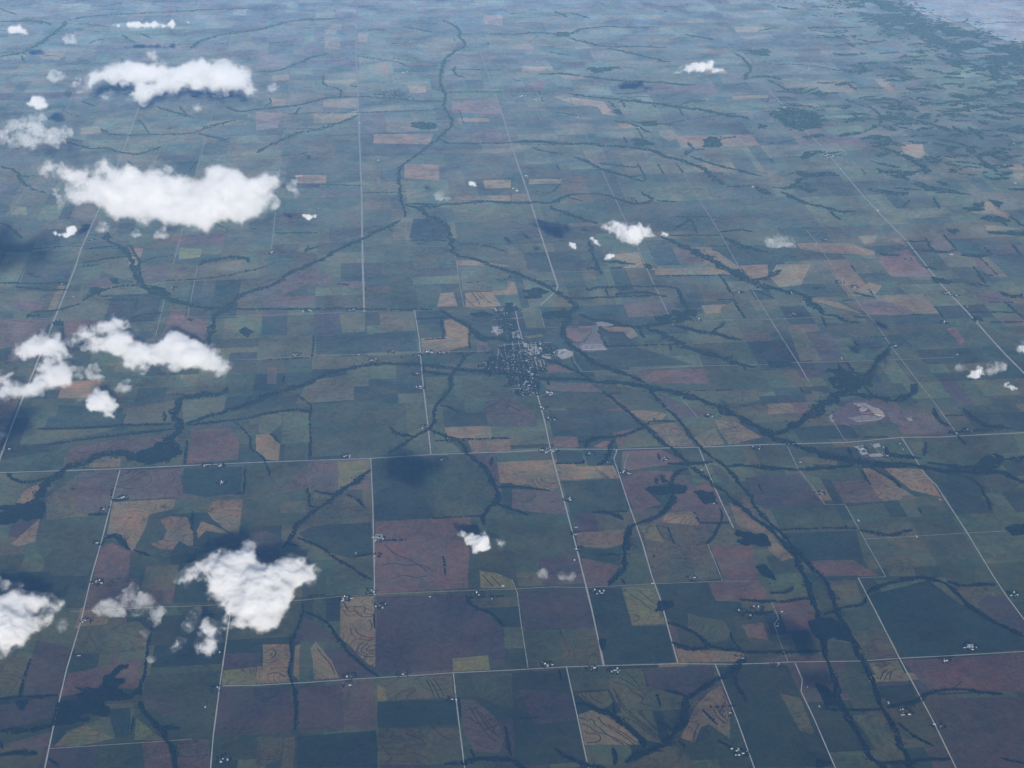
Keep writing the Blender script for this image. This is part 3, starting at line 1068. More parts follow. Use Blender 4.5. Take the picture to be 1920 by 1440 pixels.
FARMS = """
-3215,16263,5|the dark grove by the gravel road left of the wisps
-3219,15484,3|the bare yard below the faint track west of the wisps
-3239,14792,1|the small grove on the gravel road above the lower left wood
-3157,18216,5|the grove east of the gravel road below the highway
-3335,17939,2|the thicket west of the gravel road just below the highway
-3311,17127,2|the roadside west of the wooded draw below the tan field
-3226,17230,1|the wooded draw by the gravel road
-1749,14100,2|the road junction at the foot of the lower left crossing road
-1817,13791,1|the oval grove west of the bottom left gravel road
-1588,12951,4|the bottom edge yard by the gravel road with two groves
-1772,14737,2|the roadside just below the heart shaped cloud
-427,15667,6|the long farmyard on the road above the terraced tan field
-137,15794,3|the corner above the crossroads by the terraced tan field
-48,15492,5|the four bright dots east of the terraced tan field
-384,14208,2|the loop drive north of the lower road
-411,14062,2|the grove south of the lower road below the loop drive
162,14187,2|the lone yard above the lower road right of the creek
651,13710,3|the elbow of the short gravel road below the yellow field
538,15612,1|the lone driveway below the big mauve field
1032,15644,3|the dark grove on the road below the yellow wedge field
1341,15771,1|the yellow wedge field beside the road
1166,15522,1|the dark field below the yellow wedge field
-39,16940,7|the large bright farmyard at the edge of the big mauve field
-323,16638,1|the west end of the short hedge by the mauve field
-71,16556,2|the road edge of the big mauve field
-414,19069,5|the white farmyard north of the highway left of its T junction
830,18867,2|the yard south of the highway right of the big cloud shadow
609,19804,2|the creek crossing on the road north of the highway
616,21037,5|the farmyard west of the road under the curved embankment
588,21484,2|the grove where the curved embankment meets the gravel road
2302,17666,4|the grove east of the centre road below the main crossroads
2283,16991,1|the upper of two roadside yards by the striped tan field
2284,16841,2|the lower of two roadside yards by the striped tan field
2283,16486,2|the small yard just under the striped tan field
2182,16233,1|the grove west of the centre road above the red field
2270,20238,3|the white yard on the main road just below the town
2340,19887,3|the pasture east of the main road below the town
2395,20701,5|the pale gravel works on the lower edge of the town
2147,18971,5|the main highway crossroads, west side
2264,18960,3|the main highway crossroads, south east side
2740,18812,2|the red field just south of the highway
2944,18588,2|the end of the wood by the bent gravel road
3089,18314,4|the bright farmyard at the end of the winding lane
3643,18627,3|the short drive south of the highway right of the bent road
4483,19790,3|the pale farmyard by the diagonal creek above the highway
4914,18810,4|the yard south of the highway beyond the railway trees
4080,17385,1|the road edge beside the oval wood
4088,18267,1|the hedge by the railway trees
2379,15555,6|the farmyard south of the road right of the centre road
3008,15642,1|the upper corner of the yellow green field
3474,15735,2|the road above the dark right hand field
1658,14222,4|the three dots above the lower road left of its T junction
2123,14103,2|the hedge below the lower road by the centre road end
2337,14046,5|the pale yard at the top of the terraced olive field
3673,14145,2|the tan field corner by the creek crossing
3346,13234,2|the oval grove among the terraced fields at lower right
3285,12646,1|the lane end left of the lower right farmyard
3353,12599,6|the bottom edge farmyard right of the terraced fields
3883,15028,2|the wooded hamlet left of the railway trees, west part
3938,14928,2|the wooded hamlet left of the railway trees, lower part
4070,15065,3|the wooded hamlet left of the railway trees, middle part
4290,14991,1|the hamlet road beside the red field
4190,14718,2|the bend of the hamlet road
6139,14136,7|the big farmyard above the lower road at right
5803,13913,3|the pale yard below the lower road at right
5378,12851,2|the lone yard on the right hand gravel road near the bottom
6968,15083,4|the farmyard at the right edge by the gravel road
4033,13987,2|the thicket below the lower road by the T junction
4279,13247,1|the dark square wood near the bottom right
4223,13558,1|the bend of the bottom right gravel road
4982,13227,1|the railway trees at bottom right
5131,13090,5|the overgrown yard between the tree lines at bottom right
5387,18380,1|the creek bank south of the highway at right
5426,17545,2|the roadside above the double bend
5693,16847,1|the roadside below the double bend
6845,17267,1|the roadside by the tan draws at right
6286,16378,1|the side road east of the double bend
7832,19038,3|the white sheds just north of the highway at far right
7618,19010,2|the highway corner at far right
6833,18726,1|the grassy block right of the stock pens, upper part
6783,18565,1|the grassy block right of the stock pens, lower part
6274,18641,6|the fenced square lagoon yard south of the highway
6559,18645,1|the lagoon yard's right edge
6519,18439,2|the lagoon yard's lower right corner
7646,21820,3|the head of the dark wooded valley
6803,21456,1|the left arm of the dark wooded valley
8473,21437,1|the side road near the right hand small clouds
7557,24407,3|the roadside by the round tan fields
7732,24183,2|the round tan field's upper edge
8969,25293,2|the pale red fields at right
9115,23784,4|the long gravel road under the pale red fields
9229,23683,2|the long gravel road just below the pale red fields
9244,23196,1|the long gravel road, third grove down
9245,22643,2|the long gravel road, lowest grove
8695,22630,3|the grey field left of the long gravel road
9739,24116,2|the short hedge right of the long gravel road
6470,23147,4|the triangular grove in the green fields right of the town
6623,24010,3|the creek bank right of the pale tan fields
7814,26376,2|the dark hedge above the pale red strip
5773,27575,2|the hedge corner right of the small bright cloud
6133,27542,1|the road right of the small bright cloud
4950,23074,3|the pale clearing by the black wood right of the town
5840,24104,3|the pale yard near the long right hand creek
4611,25246,1|the small square wood under the bright cloud
4338,28695,1|the pasture above the bright cloud
-990,23996,3|the straight hedge left of centre, east part
-1113,23964,1|the straight hedge left of centre, west part
-353,23938,3|the straight hedge just left of the road end
267,23903,1|the straight hedge right of the road end
-1144,22329,4|the white farmyard above the side road left of the town
-233,22208,1|the side road west of the short drive
-18,22019,5|the end of the short drive above the curved embankment
251,22298,2|the side road east of the short drive
622,22149,2|the crossing west of the town
790,22230,4|the bright yard just east of the crossing west of the town
992,22192,3|the side road on the way into the town
-1715,26591,5|the farmyard at the end of the road under the middle cloud
-4807,27495,2|the roadside under the long middle cloud
-4957,25474,2|the hedge by the left road
-4718,24883,1|the pasture east of the left road
-3184,25105,2|the wood beside the broad river bend
-4809,23898,2|the dark grove just above the ragged double cloud
-2187,18981,3|the highway south side left of the T junction
-2015,18936,3|the highway north side left of the T junction
-1978,18479,4|the triangular yard south of the highway at left
-4803,19632,2|the dark cloud shadow at the left edge
"""
FAR = """
-1737,44725,1
-6619,40917,1
-3467,41554,1
-1325,30714,3
-102,34130,1
189,31517,1
3505,35976,3
3781,35644,1
4540,35145,1
4553,34147,1
4884,43371,1
4029,42838,2
5666,36544,1
5992,36514,1
7574,35213,1
8855,35053,3
7680,41217,1
5659,33293,1
3000,30223,2
2759,29512,4
7176,29173,1
13833,43058,1
14223,39728,1
9153,31016,4
9092,30198,2
10456,29808,1
10664,30984,1
12169,29004,2
13128,31480,4
9757,25397,2
9755,27614,1
9112,27672,1
9098,34477,2
10791,33062,1
10489,37674,1
966,38293,2
924,38152,1
-4810,39311,1
"""
CLOUDS = """
1|bright cloud with a two humped top above the lower left roads|-2193,15863,240,93 -2111,15943,255,94 -1915,16072,269,118 -1805,16206,285,107 -1585,16002,293,178 -1719,15756,246,187 -1457,15733,245,198 -1221,15716,277,164 -1024,15909,264,142 -904,15785,251,129 -803,15675,244,70 -1380,15354,241,206 -1152,15376,248,161 -1285,15089,204,146 -1338,14960,178,78 -1612,15371,210,137 -2029,15226,193,73 -2067,14998,177,67 -1867,14931,176,100 -1823,14697,163,99 -1934,14698,150,65 -2160,14760,141,60 -2204,14628,134,38 -1704,14995,177,78 -1539,15051,177,78
1|large bright cloud cut by the left edge beside the lower wisps|-4134,15906,220,81 -3990,15905,227,46 -3791,15563,214,114 -3939,15452,227,159 -3617,15542,217,91 -3493,15454,199,68 -3928,15065,211,178 -3773,15103,176,122 -3634,15282,198,101 -3420,15136,167,61 -3918,14822,161,98 -3793,14885,157,77 -4197,15318,194,202
1|left half of the ragged double cloud, touching the left edge|-5135,22272,230,106 -4951,22307,249,168 -4787,22488,289,147 -4652,22334,267,184 -4428,22085,243,129 -4649,21805,213,135 -4442,21425,214,199 -4636,21251,181,146 -4826,21079,165,137 -5012,21120,178,145 -5175,21428,187,110 -5097,20996,176,130 -4312,21528,202,111 -5273,20981,174,130
1|arching white cloud over the dark river bend, right half of the ragged pair|-4363,22667,236,108 -4185,22785,262,140 -3937,22958,263,141 -3757,23066,253,150 -3572,22815,251,109 -4021,22400,229,123 -3710,22365,258,200 -3383,22135,220,183 -3472,21907,201,151 -3308,21746,159,97 -3164,22210,220,130 -2938,22249,236,199 -2734,22084,217,229 -2541,22019,196,205 -2333,21782,211,166 -2184,21549,186,127 -2215,21406,137,81 -2854,21706,183,120 -2723,21450,139,59 -3071,22005,182,128
1|compact white puff hanging below the ragged double cloud|-3921,20794,165,64 -3827,20908,187,79 -3749,20593,190,136 -3604,20542,152,106 -3602,20352,149,84 -3813,20565,150,92 -4020,20730,160,43
1|broadest cloud, a long saddle shaped bank at left middle|-4900,25210,2008,154 -4626,25006,2006,170 -4316,24789,1982,202 -3973,24961,2001,213 -4021,24314,1902,263 -3664,24668,1917,234 -4403,24410,1788,163 -4590,24315,1767,105 -3656,24134,1758,274 -3226,24255,1830,311 -3316,23883,1725,223 -2872,23803,1764,288 -2523,23846,1738,320 -2550,23556,1607,132 -2333,24112,1893,296 -2024,24241,1865,296 -1841,23741,1795,257 -1585,24387,1931,200 -1394,24759,1974,153 -1335,25064,2038,86 -1540,24078,1796,154 -3208,25048,2028,154 -3419,24639,1919,184 -3049,24569,1923,217 -2803,24510,1918,217 -3181,24728,1968,169 -2246,24687,1980,237 -4705,24597,1828,98 -2001,23647,1682,142
1|long rounded cloud bank below the top left corner|-5810,33937,928,130 -5665,34106,991,187 -5475,34210,1082,200 -5154,34450,1123,248 -4758,34340,1131,293 -4344,34527,1106,271 -5244,33690,893,118 -4734,33434,873,150 -4488,33662,915,260 -4065,33839,1024,253 -3879,34253,1111,236 -3446,34281,1093,337 -2986,33996,1123,336 -2657,33888,1066,300 -2374,33594,993,219 -3138,33626,925,141 -2859,33499,930,152 -2264,33487,941,152 -3702,33956,961,132
1|small ragged white cloud beside the large mauve field|940,16679,152,49 1037,16546,160,79 1123,16457,165,91 1188,16666,153,43 1073,16368,136,54 1208,16440,143,48 1313,16515,142,36 1370,16453,140,42 1343,16355,129,30
1|brightest small cloud right of centre with a rounded tail|3444,22770,1677,62 3565,22792,1698,78 3664,22654,1670,116 3758,22491,1644,138 3888,22577,1674,108 3823,22397,1594,99 4003,22552,1655,92 4087,22487,1635,69 4063,22680,1664,54 3510,22675,1651,62
1|tiny round cloudlet just right of the brightest small cloud|4280,22634,1591,46 4318,22621,1578,46
1|upper of the three cloudlets left of the brightest small cloud|3209,22481,1608,38 3251,22386,1593,45 3297,22319,1575,30
1|leftmost of the three cloudlets near the brightest small cloud|2896,22287,1584,45 2929,22241,1575,37 2864,22345,1596,30
1|lowest of the three cloudlets under the brightest small cloud|3357,21768,1593,44 3300,21742,1573,29 3421,21788,1591,29
1|small white cloud alone in the haze at upper right|6096,31763,1580,51 6213,31759,1588,62 6376,31786,1620,93 6537,31794,1647,115 6691,31873,1644,115 6843,31993,1653,94 6903,31744,1598,83 7024,31712,1603,72 6543,32107,1652,42
1|small square white cloud at the top left corner|-7483,36154,1651,113 -7340,36175,1666,125 -7220,36164,1620,90 -7492,36034,1588,67
1|thin row of little white cloud lumps along the top left|-5470,36728,1578,34 -5295,36719,1588,57 -5060,36684,1603,80 -4892,36725,1602,92 -4696,36707,1590,80 -4521,36697,1601,92 -4342,36623,1591,57 -4149,36665,1600,92 -3955,36837,1615,34 -3814,36810,1619,46
1|small round cloud left of the long rounded bank|-6136,30492,1601,87 -6022,30513,1622,126 -5892,30421,1615,97 -5922,30745,1636,49
1|two lobed cloudlet beside the left road under the saddle shaped bank|-4813,24480,1227,40 -4729,24404,1226,40 -4621,24381,1231,56 -4550,24468,1266,72 -4535,24586,1266,40
1|cloudlet right of the saddle shaped bank above the side road|-1004,24333,1433,40 -937,24282,1431,56 -841,24338,1426,40 -784,24540,1475,24 -924,24521,1468,24
1|tiny white cloud over the pink far fields at top centre|1637,25182,1587,50 1688,25173,1579,41 1606,25229,1581,25
1|small bright cloud cut by the right edge|8132,18484,1425,53 8210,18587,1450,46 8214,18480,1423,66
1|small white cloud inside a thin veil at right|7386,18201,1215,32 7480,18216,1226,59 7558,18313,1260,46 7602,18231,1222,32
1|small flat cloud near the right edge above the highway|7740,17861,1235,32 7802,17806,1222,38 7851,17787,1214,25 7790,17910,1246,26
0|torn thin wisps between the two lower left clouds|-3032,15394,211,51 -2946,15385,211,68 -2862,15375,199,56 -2773,15608,228,51 -2727,15704,226,40 -2790,15495,213,51 -2584,15443,221,68 -2534,15498,216,45 -2663,15372,204,45 -2424,15246,204,50 -2443,15146,189,45 -2510,14971,168,33 -2540,14711,145,27 -2417,14464,128,21
0|faint wisps above the road below the small ragged cloud|1638,14521,924,32 1838,14478,920,32 1919,14462,913,32
0|thin torn cloud at the left edge under the small round cloud|-6256,29111,1605,74 -6119,29136,1623,74 -6001,29156,1634,65 -5775,29324,1657,66 -6284,29002,1589,55 -5900,29229,1649,56
0|thin lumpy cloud band at the left edge above the saddle shaped bank|-6238,28292,1656,73 -5982,28087,1616,72 -5866,28202,1626,99 -5700,28338,1694,119 -5547,28206,1663,91 -5375,28245,1647,100 -5162,28353,1675,73 -5707,28034,1597,81 -5974,28018,1581,44 -5260,28051,1607,63
0|faint wisp just left of the long rounded bank|-6040,32472,1597,82 -5885,32460,1597,61
0|faint cloud scrap at the top left between two small clouds|-6193,35592,1597,78 -6095,35511,1580,55
0|little torn puff inside the ragged double cloud|-3963,21677,144,74 -3873,21538,130,44
0|faint puff left of the arching cloud's lower edge|-3488,21161,134,65 -3439,21256,144,36
0|faint wisp below the saddle shaped bank beside the river bend|-3926,23645,1603,54 -3987,23616,1574,38
0|small scrap under the saddle shaped bank|-3423,23383,1581,46
0|small scrap under the saddle shaped bank, right of the other|-3054,23338,1585,61
0|frayed scraps at the right tip of the saddle shaped bank|-1195,25164,1634,58 -1126,24934,1577,41 -1165,25325,1668,33
0|tiny scrap under the long rounded bank|-3068,30027,1583,48 -3123,30118,1589,28
0|tiny veil off the right end of the long rounded bank|-1751,31348,1583,60
0|faint scrap over the pink field at top centre|1107,24635,1584,49 1231,24608,1572,32
0|thin veil over the pale fields at right|5877,22536,1432,54 6000,22554,1446,62 6119,22548,1436,54 6187,22490,1413,38
0|faint veil between the right hand small clouds|7364,18435,1219,39 7775,18384,1225,59 7872,18407,1233,46
0|small scrap at the left edge in the cloud shadow|-4933,19887,141,55
1|high cloud beyond the left edge that shades the plain under the saddle shaped bank|-5307,15756,4000,365 -4932,15904,4000,330 -4543,15480,4000,308 -4261,15661,4000,273 -3981,15301,4000,216 -4722,15242,4000,305 -4319,15205,4000,269
1|high cloud beyond the left edge that shades the farm under the ragged double cloud|-4038,10653,3400,287 -3838,10715,3400,245 -3673,10781,3400,202 -3509,10445,3400,157 -3759,10278,3400,184 -3738,10952,3400,160 -3224,11325,3400,88 -3307,11163,3400,73
1|cloud beyond the bottom edge that shades the tree lines at right|5037,6961,2600,113 5230,6923,2600,147 5434,6925,2600,125 5075,6758,2600,78
1|small cloud beyond the bottom edge that shades the bottom right fields|5188,6191,2600,76 5289,6153,2600,87 5400,6153,2600,76
1|high cloud beyond the bottom edge that shades the field south of the highway|1491,6603,4200,109 1640,6561,4200,163 1842,6514,4200,190 2047,6538,4200,163 2200,6597,4200,95 1938,6361,4200,94
"""
PAL = dict(G=(.066, .080, .036), D=(.044, .058, .029), K=(.034, .051, .030), O=(.112, .106, .046), Y=(.185, .168, .056),
           P=(.100, .118, .054), T=(.232, .172, .086), B=(.122, .090, .064), R=(.152, .094, .066), M=(.084, .065, .054),
           N=(.25, .265, .275))

def haze_paled(c, y):
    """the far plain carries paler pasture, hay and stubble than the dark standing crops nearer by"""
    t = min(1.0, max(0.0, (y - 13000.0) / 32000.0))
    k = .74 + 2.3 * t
    pale = (.148, .176, .212)  # bluish haze tone blended into the far field colours
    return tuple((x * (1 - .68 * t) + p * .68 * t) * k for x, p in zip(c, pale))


# ------------------------------------------------------------------ ground
S = 148000.0
gx = np.array([[-S, -S, -3], [S, -S, -3], [S, S, -3], [-S, S, -3]], dtype=float)
ground = link(bpy.data.objects.new("ground", mesh_np("ground", gx, [[0, 1, 2, 3]], [M_PATCH], tint=np.tile((.055, .066, .040), (4, 1)))))
tag(ground, kind='structure', label="farmland plain running into the haze")

def inside(poly, q):
    p = np.asarray(poly); x, y = q[:, 0], q[:, 1]
    r = np.zeros(len(q), bool); j = len(p) - 1
    for i in range(len(p)):
        xi, yi = p[i]; xj, yj = p[j]
        c = ((yi > y) != (yj > y))
        if yi != yj:
            r ^= c & (x < (xj - xi) * (y - yi) / (yj - yi) + xi)
        j = i
    return r

def rough_edge(poly, step=140.0, amp=5.0):
    out = []
    n = len(poly)
    for i in range(n):
        a, b = poly[i], poly[(i + 1) % n]
        d = math.dist(a, b); k = max(1, int(d / step))
        for j in range(k):
            t = j / k
            out.append((a[0] + (b[0] - a[0]) * t + random.uniform(-amp, amp), a[1] + (b[1] - a[1]) * t + random.uniform(-amp, amp)))
    return out

def poly_mesh(name, poly, z, mat):
    me = bpy.data.meshes.new(name)
    me.from_pydata([(x, y, z) for x, y in poly], [], [list(range(len(poly)))])
    me.update()
    if me.polygons[0].normal.z < 0: me.flip_normals()
    me.materials.append(mat)
    return me

# generic parcels: square-mile sections split again and again, skipping nothing (the surveyed fields lie a metre above)
MILE = 1609.3
X0, Y0 = -106.0, 18968.0
PARCEL_COL = ['G'] * 14 + ['D'] * 7 + ['K'] * 3 + ['O'] * 5 + ['P'] * 6 + ['B'] * 2 + ['M'] * 1 + ['T'] * 1
parcels = []
def split(x0, y0, x1, y1, depth):
    w, h = x1 - x0, y1 - y0
    if depth > 0 and max(w, h) > 420 and (depth > 2 or random.random() < .72):
        if (w > h) == (random.random() < .8):
            m = x0 + w * random.choice((.5, .5, .5, .33, .62))
            split(x0, y0, m, y1, depth - 1); split(m, y0, x1, y1, depth - 1)
        else:
            m = y0 + h * random.choice((.5, .5, .5, .36, .7))
            split(x0, y0, x1, m, depth - 1); split(x0, m, x1, y1, depth - 1)
    else:
        parcels.append((x0, y0, x1, y1))
for j in range(-5, 34):
    for i in range(-22, 26):
        ya = Y0 + j * MILE; xa = X0 + i * MILE
        if abs(xa) > 5000 + ya * .62: continue
        split(xa, ya, xa + MILE, ya + MILE, 4 if ya < 24000 else 3)
ptint = []
for p in parcels:
    c = PAL[random.choice(PARCEL_COL)]
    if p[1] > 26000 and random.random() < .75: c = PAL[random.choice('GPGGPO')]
    c = haze_paled(c, p[1])
    k = random.uniform(.88, 1.12)
    ptint.append(tuple(x * k * random.uniform(.95, 1.05) for x in c))

surveyed = []
for ln in parse(FIELDS):
    code, rest = ln.split(None, 1)
    surveyed.append((code, pts_of(rest)))
for i, (code, poly) in enumerate(surveyed):
    z = 1.0 + .0065 * i
    o = link(bpy.data.objects.new("field", poly_mesh("field", rough_edge(poly), z, M_FIELD)), ground)
    k = random.uniform(.9, 1.1)
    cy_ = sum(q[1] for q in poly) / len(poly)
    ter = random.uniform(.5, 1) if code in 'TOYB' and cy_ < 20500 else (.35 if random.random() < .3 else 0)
    o.color = (*[x * k * random.uniform(.96, 1.04) for x in haze_paled(PAL[code], cy_)], ter)

# the parcels that show largest become fields of their own, the others one patchwork
def seen(p):
    x, y = (p[0] + p[2]) / 2, (p[1] + p[3]) / 2
    a = math.atan2(x, y) - R(5.1880)
    return abs(a) < R(17.5) and y > 12300
order = sorted([i for i, p in enumerate(parcels) if seen(p)], key=lambda i: -(parcels[i][2] - parcels[i][0]) * (parcels[i][3] - parcels[i][1]) / parcels[i][1] ** 3)
single = set(order[:max(0, 296 - len(surveyed))])
pv, pf, pt = [], [], []
for i, (p, c) in enumerate(zip(parcels, ptint)):
    x0, y0, x1, y1 = p
    q = [(x0, y0), (x1, y0), (x1, y1), (x0, y1)]
    if i in single:
        o = link(bpy.data.objects.new("field", poly_mesh("field", q, 0.0, M_FIELD)), ground)
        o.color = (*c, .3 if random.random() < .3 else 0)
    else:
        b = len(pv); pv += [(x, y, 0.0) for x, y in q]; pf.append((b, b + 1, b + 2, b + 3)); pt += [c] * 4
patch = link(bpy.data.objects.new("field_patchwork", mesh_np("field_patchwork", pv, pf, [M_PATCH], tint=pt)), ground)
patch['kind'] = 'stuff'

# ------------------------------------------------------------------ roads, terraces, river water
def strip(pts, w0, z, wj=0.0, step=None):
    if step:
        q = []
        for a, b in zip(pts, pts[1:]):
            k = max(1, int(math.dist(a, b) / step))
            q += [(a[0] + (b[0] - a[0]) * t / k, a[1] + (b[1] - a[1]) * t / k) for t in range(k)]
        pts = q + [pts[-1]]
    P = np.array(pts); d = np.gradient(P, axis=0); d /= np.linalg.norm(d, axis=1)[:, None] + 1e-9
    n = np.stack([-d[:, 1], d[:, 0]], 1)
    w = np.full(len(P), w0) * (1 + wj * (rng.random(len(P)) - .5))
    a = P + n * w[:, None] / 2; b = P - n * w[:, None] / 2
    v = np.zeros((len(P) * 2, 3)); v[0::2, :2] = a; v[1::2, :2] = b; v[:, 2] = z
    f = [(2 * i, 2 * i + 1, 2 * i + 3, 2 * i + 2) for i in range(len(P) - 1)]
    return v, f

def smooth_line(pts, it=2):
    for _ in range(it):
        q = [pts[0]]
        for a, b in zip(pts, pts[1:]):
            q += [(a[0] * .75 + b[0] * .25, a[1] * .75 + b[1] * .25), (a[0] * .25 + b[0] * .75, a[1] * .25 + b[1] * .75)]
        pts = q + [pts[-1]]
    return pts

for i, ln in enumerate(parse(ROADS)):
    k, rest = ln.split(None, 1)
    w, mat, nm, z = {'H': (15.0, M_ASPHALT, 'highway', 5.2), 'G': (11.0, M_GRAVEL, 'gravel_road', 4.4), 'S': (7.5, M_TRACK, 'dirt_lane', 3.6), 'T': (8.0, M_GRAVEL, 'town_street', 3.9)}[k]
    p = pts_of(rest)
    d = p[0][1]
    v, f = strip(p, w * (1.0 + max(0, d - 14000) / 19000), z + .012 * i, .4, 120)
    o = link(bpy.data.objects.new(nm, mesh_np(nm, v, f, [mat])))
    tag(o, kind='structure')

for i, ln in enumerate(parse("""
2626,22140 2790,22184 2901,22058 2882,21907 2721,21808 2657,21927
2430,22005 2551,22032 2563,21860 2446,21795
2200,22393 2352,22399 2417,22256 2448,22099 2338,21956 2233,22004
2214,21967 2307,21959 2288,21549 2223,21519
1787,23093 1936,23120 1949,22894 1840,22743 1805,22907
2065,20993 2149,21003 2148,20846 2068,20801
2328,20708 2425,20768 2475,20677 2391,20599
2062,22884 2178,22914 2183,22632 2068,22602
6191,18724 6315,18759 6312,18503 6221,18482
6312,18503 6507,18515 6501,18427 6319,18429
6449,18777 6541,18799 6538,18693 6446,18671
3119,18327 3164,18351 3169,18251 3119,18241
2173,19014 2256,19006 2246,18917 2148,18911
-76,17031 0,17036 22,16886 -78,16895
6119,14178 6190,14182 6169,14075 6092,14102
""")):
    tag(link(bpy.data.objects.new("gravel_lot", poly_mesh("gravel_lot", rough_edge(pts_of(ln), 30, 7), 3.3 + .01 * i, M_GRAVEL))), kind="structure")
tv, tf = [], []
for i, ln in enumerate(parse(TERRACES)):
    v, f = strip(smooth_line(pts_of(ln)), 10.5, 3.1 + .003 * i, .5)
    b = len(tv); tv += v.tolist(); tf += [tuple(x + b for x in q) for q in f]
o = link(bpy.data.objects.new("terrace_banks", mesh_np("terrace_banks", tv, tf, [M_TERR])), ground)
o['kind'] = 'stuff'

# ------------------------------------------------------------------ trees: every crown is a lump of its own, joined per wood
def crowns(pts, rad, hgt, tone=(.0095, .0150, .0088)):
    """pts n x 2 -> one array of 18-triangle crowns"""
    n = len(pts)
    a = np.arange(6) * math.pi / 3
    ring = np.stack([np.cos(a), np.sin(a)], 1)
    T = np.zeros((13, 3)); T[:6, :2] = ring * .8; T[:6, 2] = .04; T[6:12, :2] = ring; T[6:12, 2] = .52; T[12, 2] = 1
    V = np.tile(T, (n, 1, 1)) * (1 + .30 * (rng.random((n, 13, 3)) - .5) * 2)
    th = rng.random(n) * 6.283; c, s = np.cos(th), np.sin(th)
    x = V[:, :, 0] * c[:, None] - V[:, :, 1] * s[:, None]; y = V[:, :, 0] * s[:, None] + V[:, :, 1] * c[:, None]
    V[:, :, 0], V[:, :, 1] = x, y
    V *= np.stack([rad, rad, hgt], 1)[:, None, :]
    V[:, :, :2] += pts[:, None, :]
    F = []
    for i in range(6):
        j = (i + 1) % 6
        F += [(i, j, 6 + j), (i, 6 + j, 6 + i), (6 + i, 6 + j, 12)]
    F = np.array(F)[None] + (np.arange(n) * 13)[:, None, None]
    g = (.62 + .76 * rng.random(n))[:, None] * np.array(tone)[None] * (1 + .15 * (rng.random((n, 3)) - .5))
    return V.reshape(-1, 3), F.reshape(-1, 3), np.repeat(g, 13, axis=0)

def gap(p):
    return np.clip(np.hypot(p[:, 0], np.hypot(p[:, 1], EYE)) * .00062, 9.5, 34)

def belt_points(pts, w):
    P = np.array(smooth_line(pts, 1)); seg = np.linalg.norm(np.diff(P, axis=0), axis=1)
    L = seg.sum(); cum = np.r_[0, np.cumsum(seg)]
    d = float(gap(P.mean(0)[None])[0])
    n = int(L * w / (d * d) * 1.25) + 2
    t = rng.random(n) * L
    k = np.clip(np.searchsorted(cum, t) - 1, 0, len(seg) - 1)
    u = (t - cum[k]) / seg[k]
    q = P[k] + (P[k + 1] - P[k]) * u[:, None]
    dr = (P[k + 1] - P[k]) / seg[k][:, None]
    nn = np.stack([-dr[:, 1], dr[:, 0]], 1)
    off = (rng.random(n) - .5) * w
    z0 = np.zeros(n)
    wid = .28 + 1.65 * vnoise(np.c_[q / 95.0, z0])
    ends = np.minimum(1, np.minimum(t, L - t) / (2.2 * w + 40)) ** .6
    wob = (vnoise(np.c_[q / 170.0, z0 + 9.]) - .5) * w * .9 + (vnoise(np.c_[q / 480.0, z0 + 4.]) - .5) * 34
    stray = np.where(rng.random(n) < .09, 1.0 + rng.random(n) * 1.6, 1.0)
    out = q + nn * (off * wid * ends * stray + wob)[:, None]
    keep = vnoise(np.c_[q / 60.0, z0 + 2.]) > .13
    return out[keep | (rng.random(n) < .3)]

def wood_points(poly):
    p = np.array(poly); lo, hi = p.min(0), p.max(0)
    d = float(gap(p.mean(0)[None])[0])
    nx, ny = int((hi[0] - lo[0]) / d) + 2, int((hi[1] - lo[1]) / d) + 2
    g = np.stack(np.meshgrid(np.arange(nx), np.arange(ny)), -1).reshape(-1, 2) * d + lo
    g = g + (rng.random(g.shape) - .5) * d * .9
    wob = np.stack([vnoise(np.c_[g / 90.0, np.zeros(len(g))]), vnoise(np.c_[g / 90.0, np.full(len(g), 5.)])], 1) - .5
    return g[inside(poly, g + wob * max(90, .35 * min(hi - lo)))]

def wood_object(name, label, q, tone=(.0095, .0150, .0088), cat="trees"):
    d = gap(q)
    rad = d * rng.uniform(.5, .85, len(q)); hgt = rng.uniform(9, 18, len(q))
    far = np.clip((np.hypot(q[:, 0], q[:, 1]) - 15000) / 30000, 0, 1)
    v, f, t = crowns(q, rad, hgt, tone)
    t = t * np.repeat(1 + 10.0 * far ** 1.2, 13)[:, None]  # crown tint brightened by distance, a haze veil baked into the canopy
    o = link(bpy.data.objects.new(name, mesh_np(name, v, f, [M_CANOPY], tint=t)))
    return tag(o, label, cat, kind='stuff')

for key, rows in BELTS.items():
    nm, label = key.split('|')
    qs = []
    for ln in parse(rows):
        w, rest = ln.split(None, 1)
        qs.append(belt_points(pts_of(rest), float(w)))
        if nm == 'river_woodland' and float(w) > 45:
            v, f = strip(smooth_line(pts_of(rest)), 16.0, 2.95, .5)
            link(tag(bpy.data.objects.new("river", mesh_np("river", v, f, [M_WATER])), kind='structure'))
    wood_object(nm, label, np.concatenate(qs))

qs = [wood_points(pts_of(ln)) for ln in parse(WOODS)]
wood_object("woodland", "dark square and ragged woods standing among the fields", np.concatenate(qs))
fq = wood_points(pts_of(parse(FOREST)[0]))
keepf = vnoise(np.c_[fq / 420.0, np.zeros(len(fq))]) > .34
wood_object("forest", "dark hazy forest band across the upper right corner", fq[keepf], tone=(.0105, .0155, .0115))

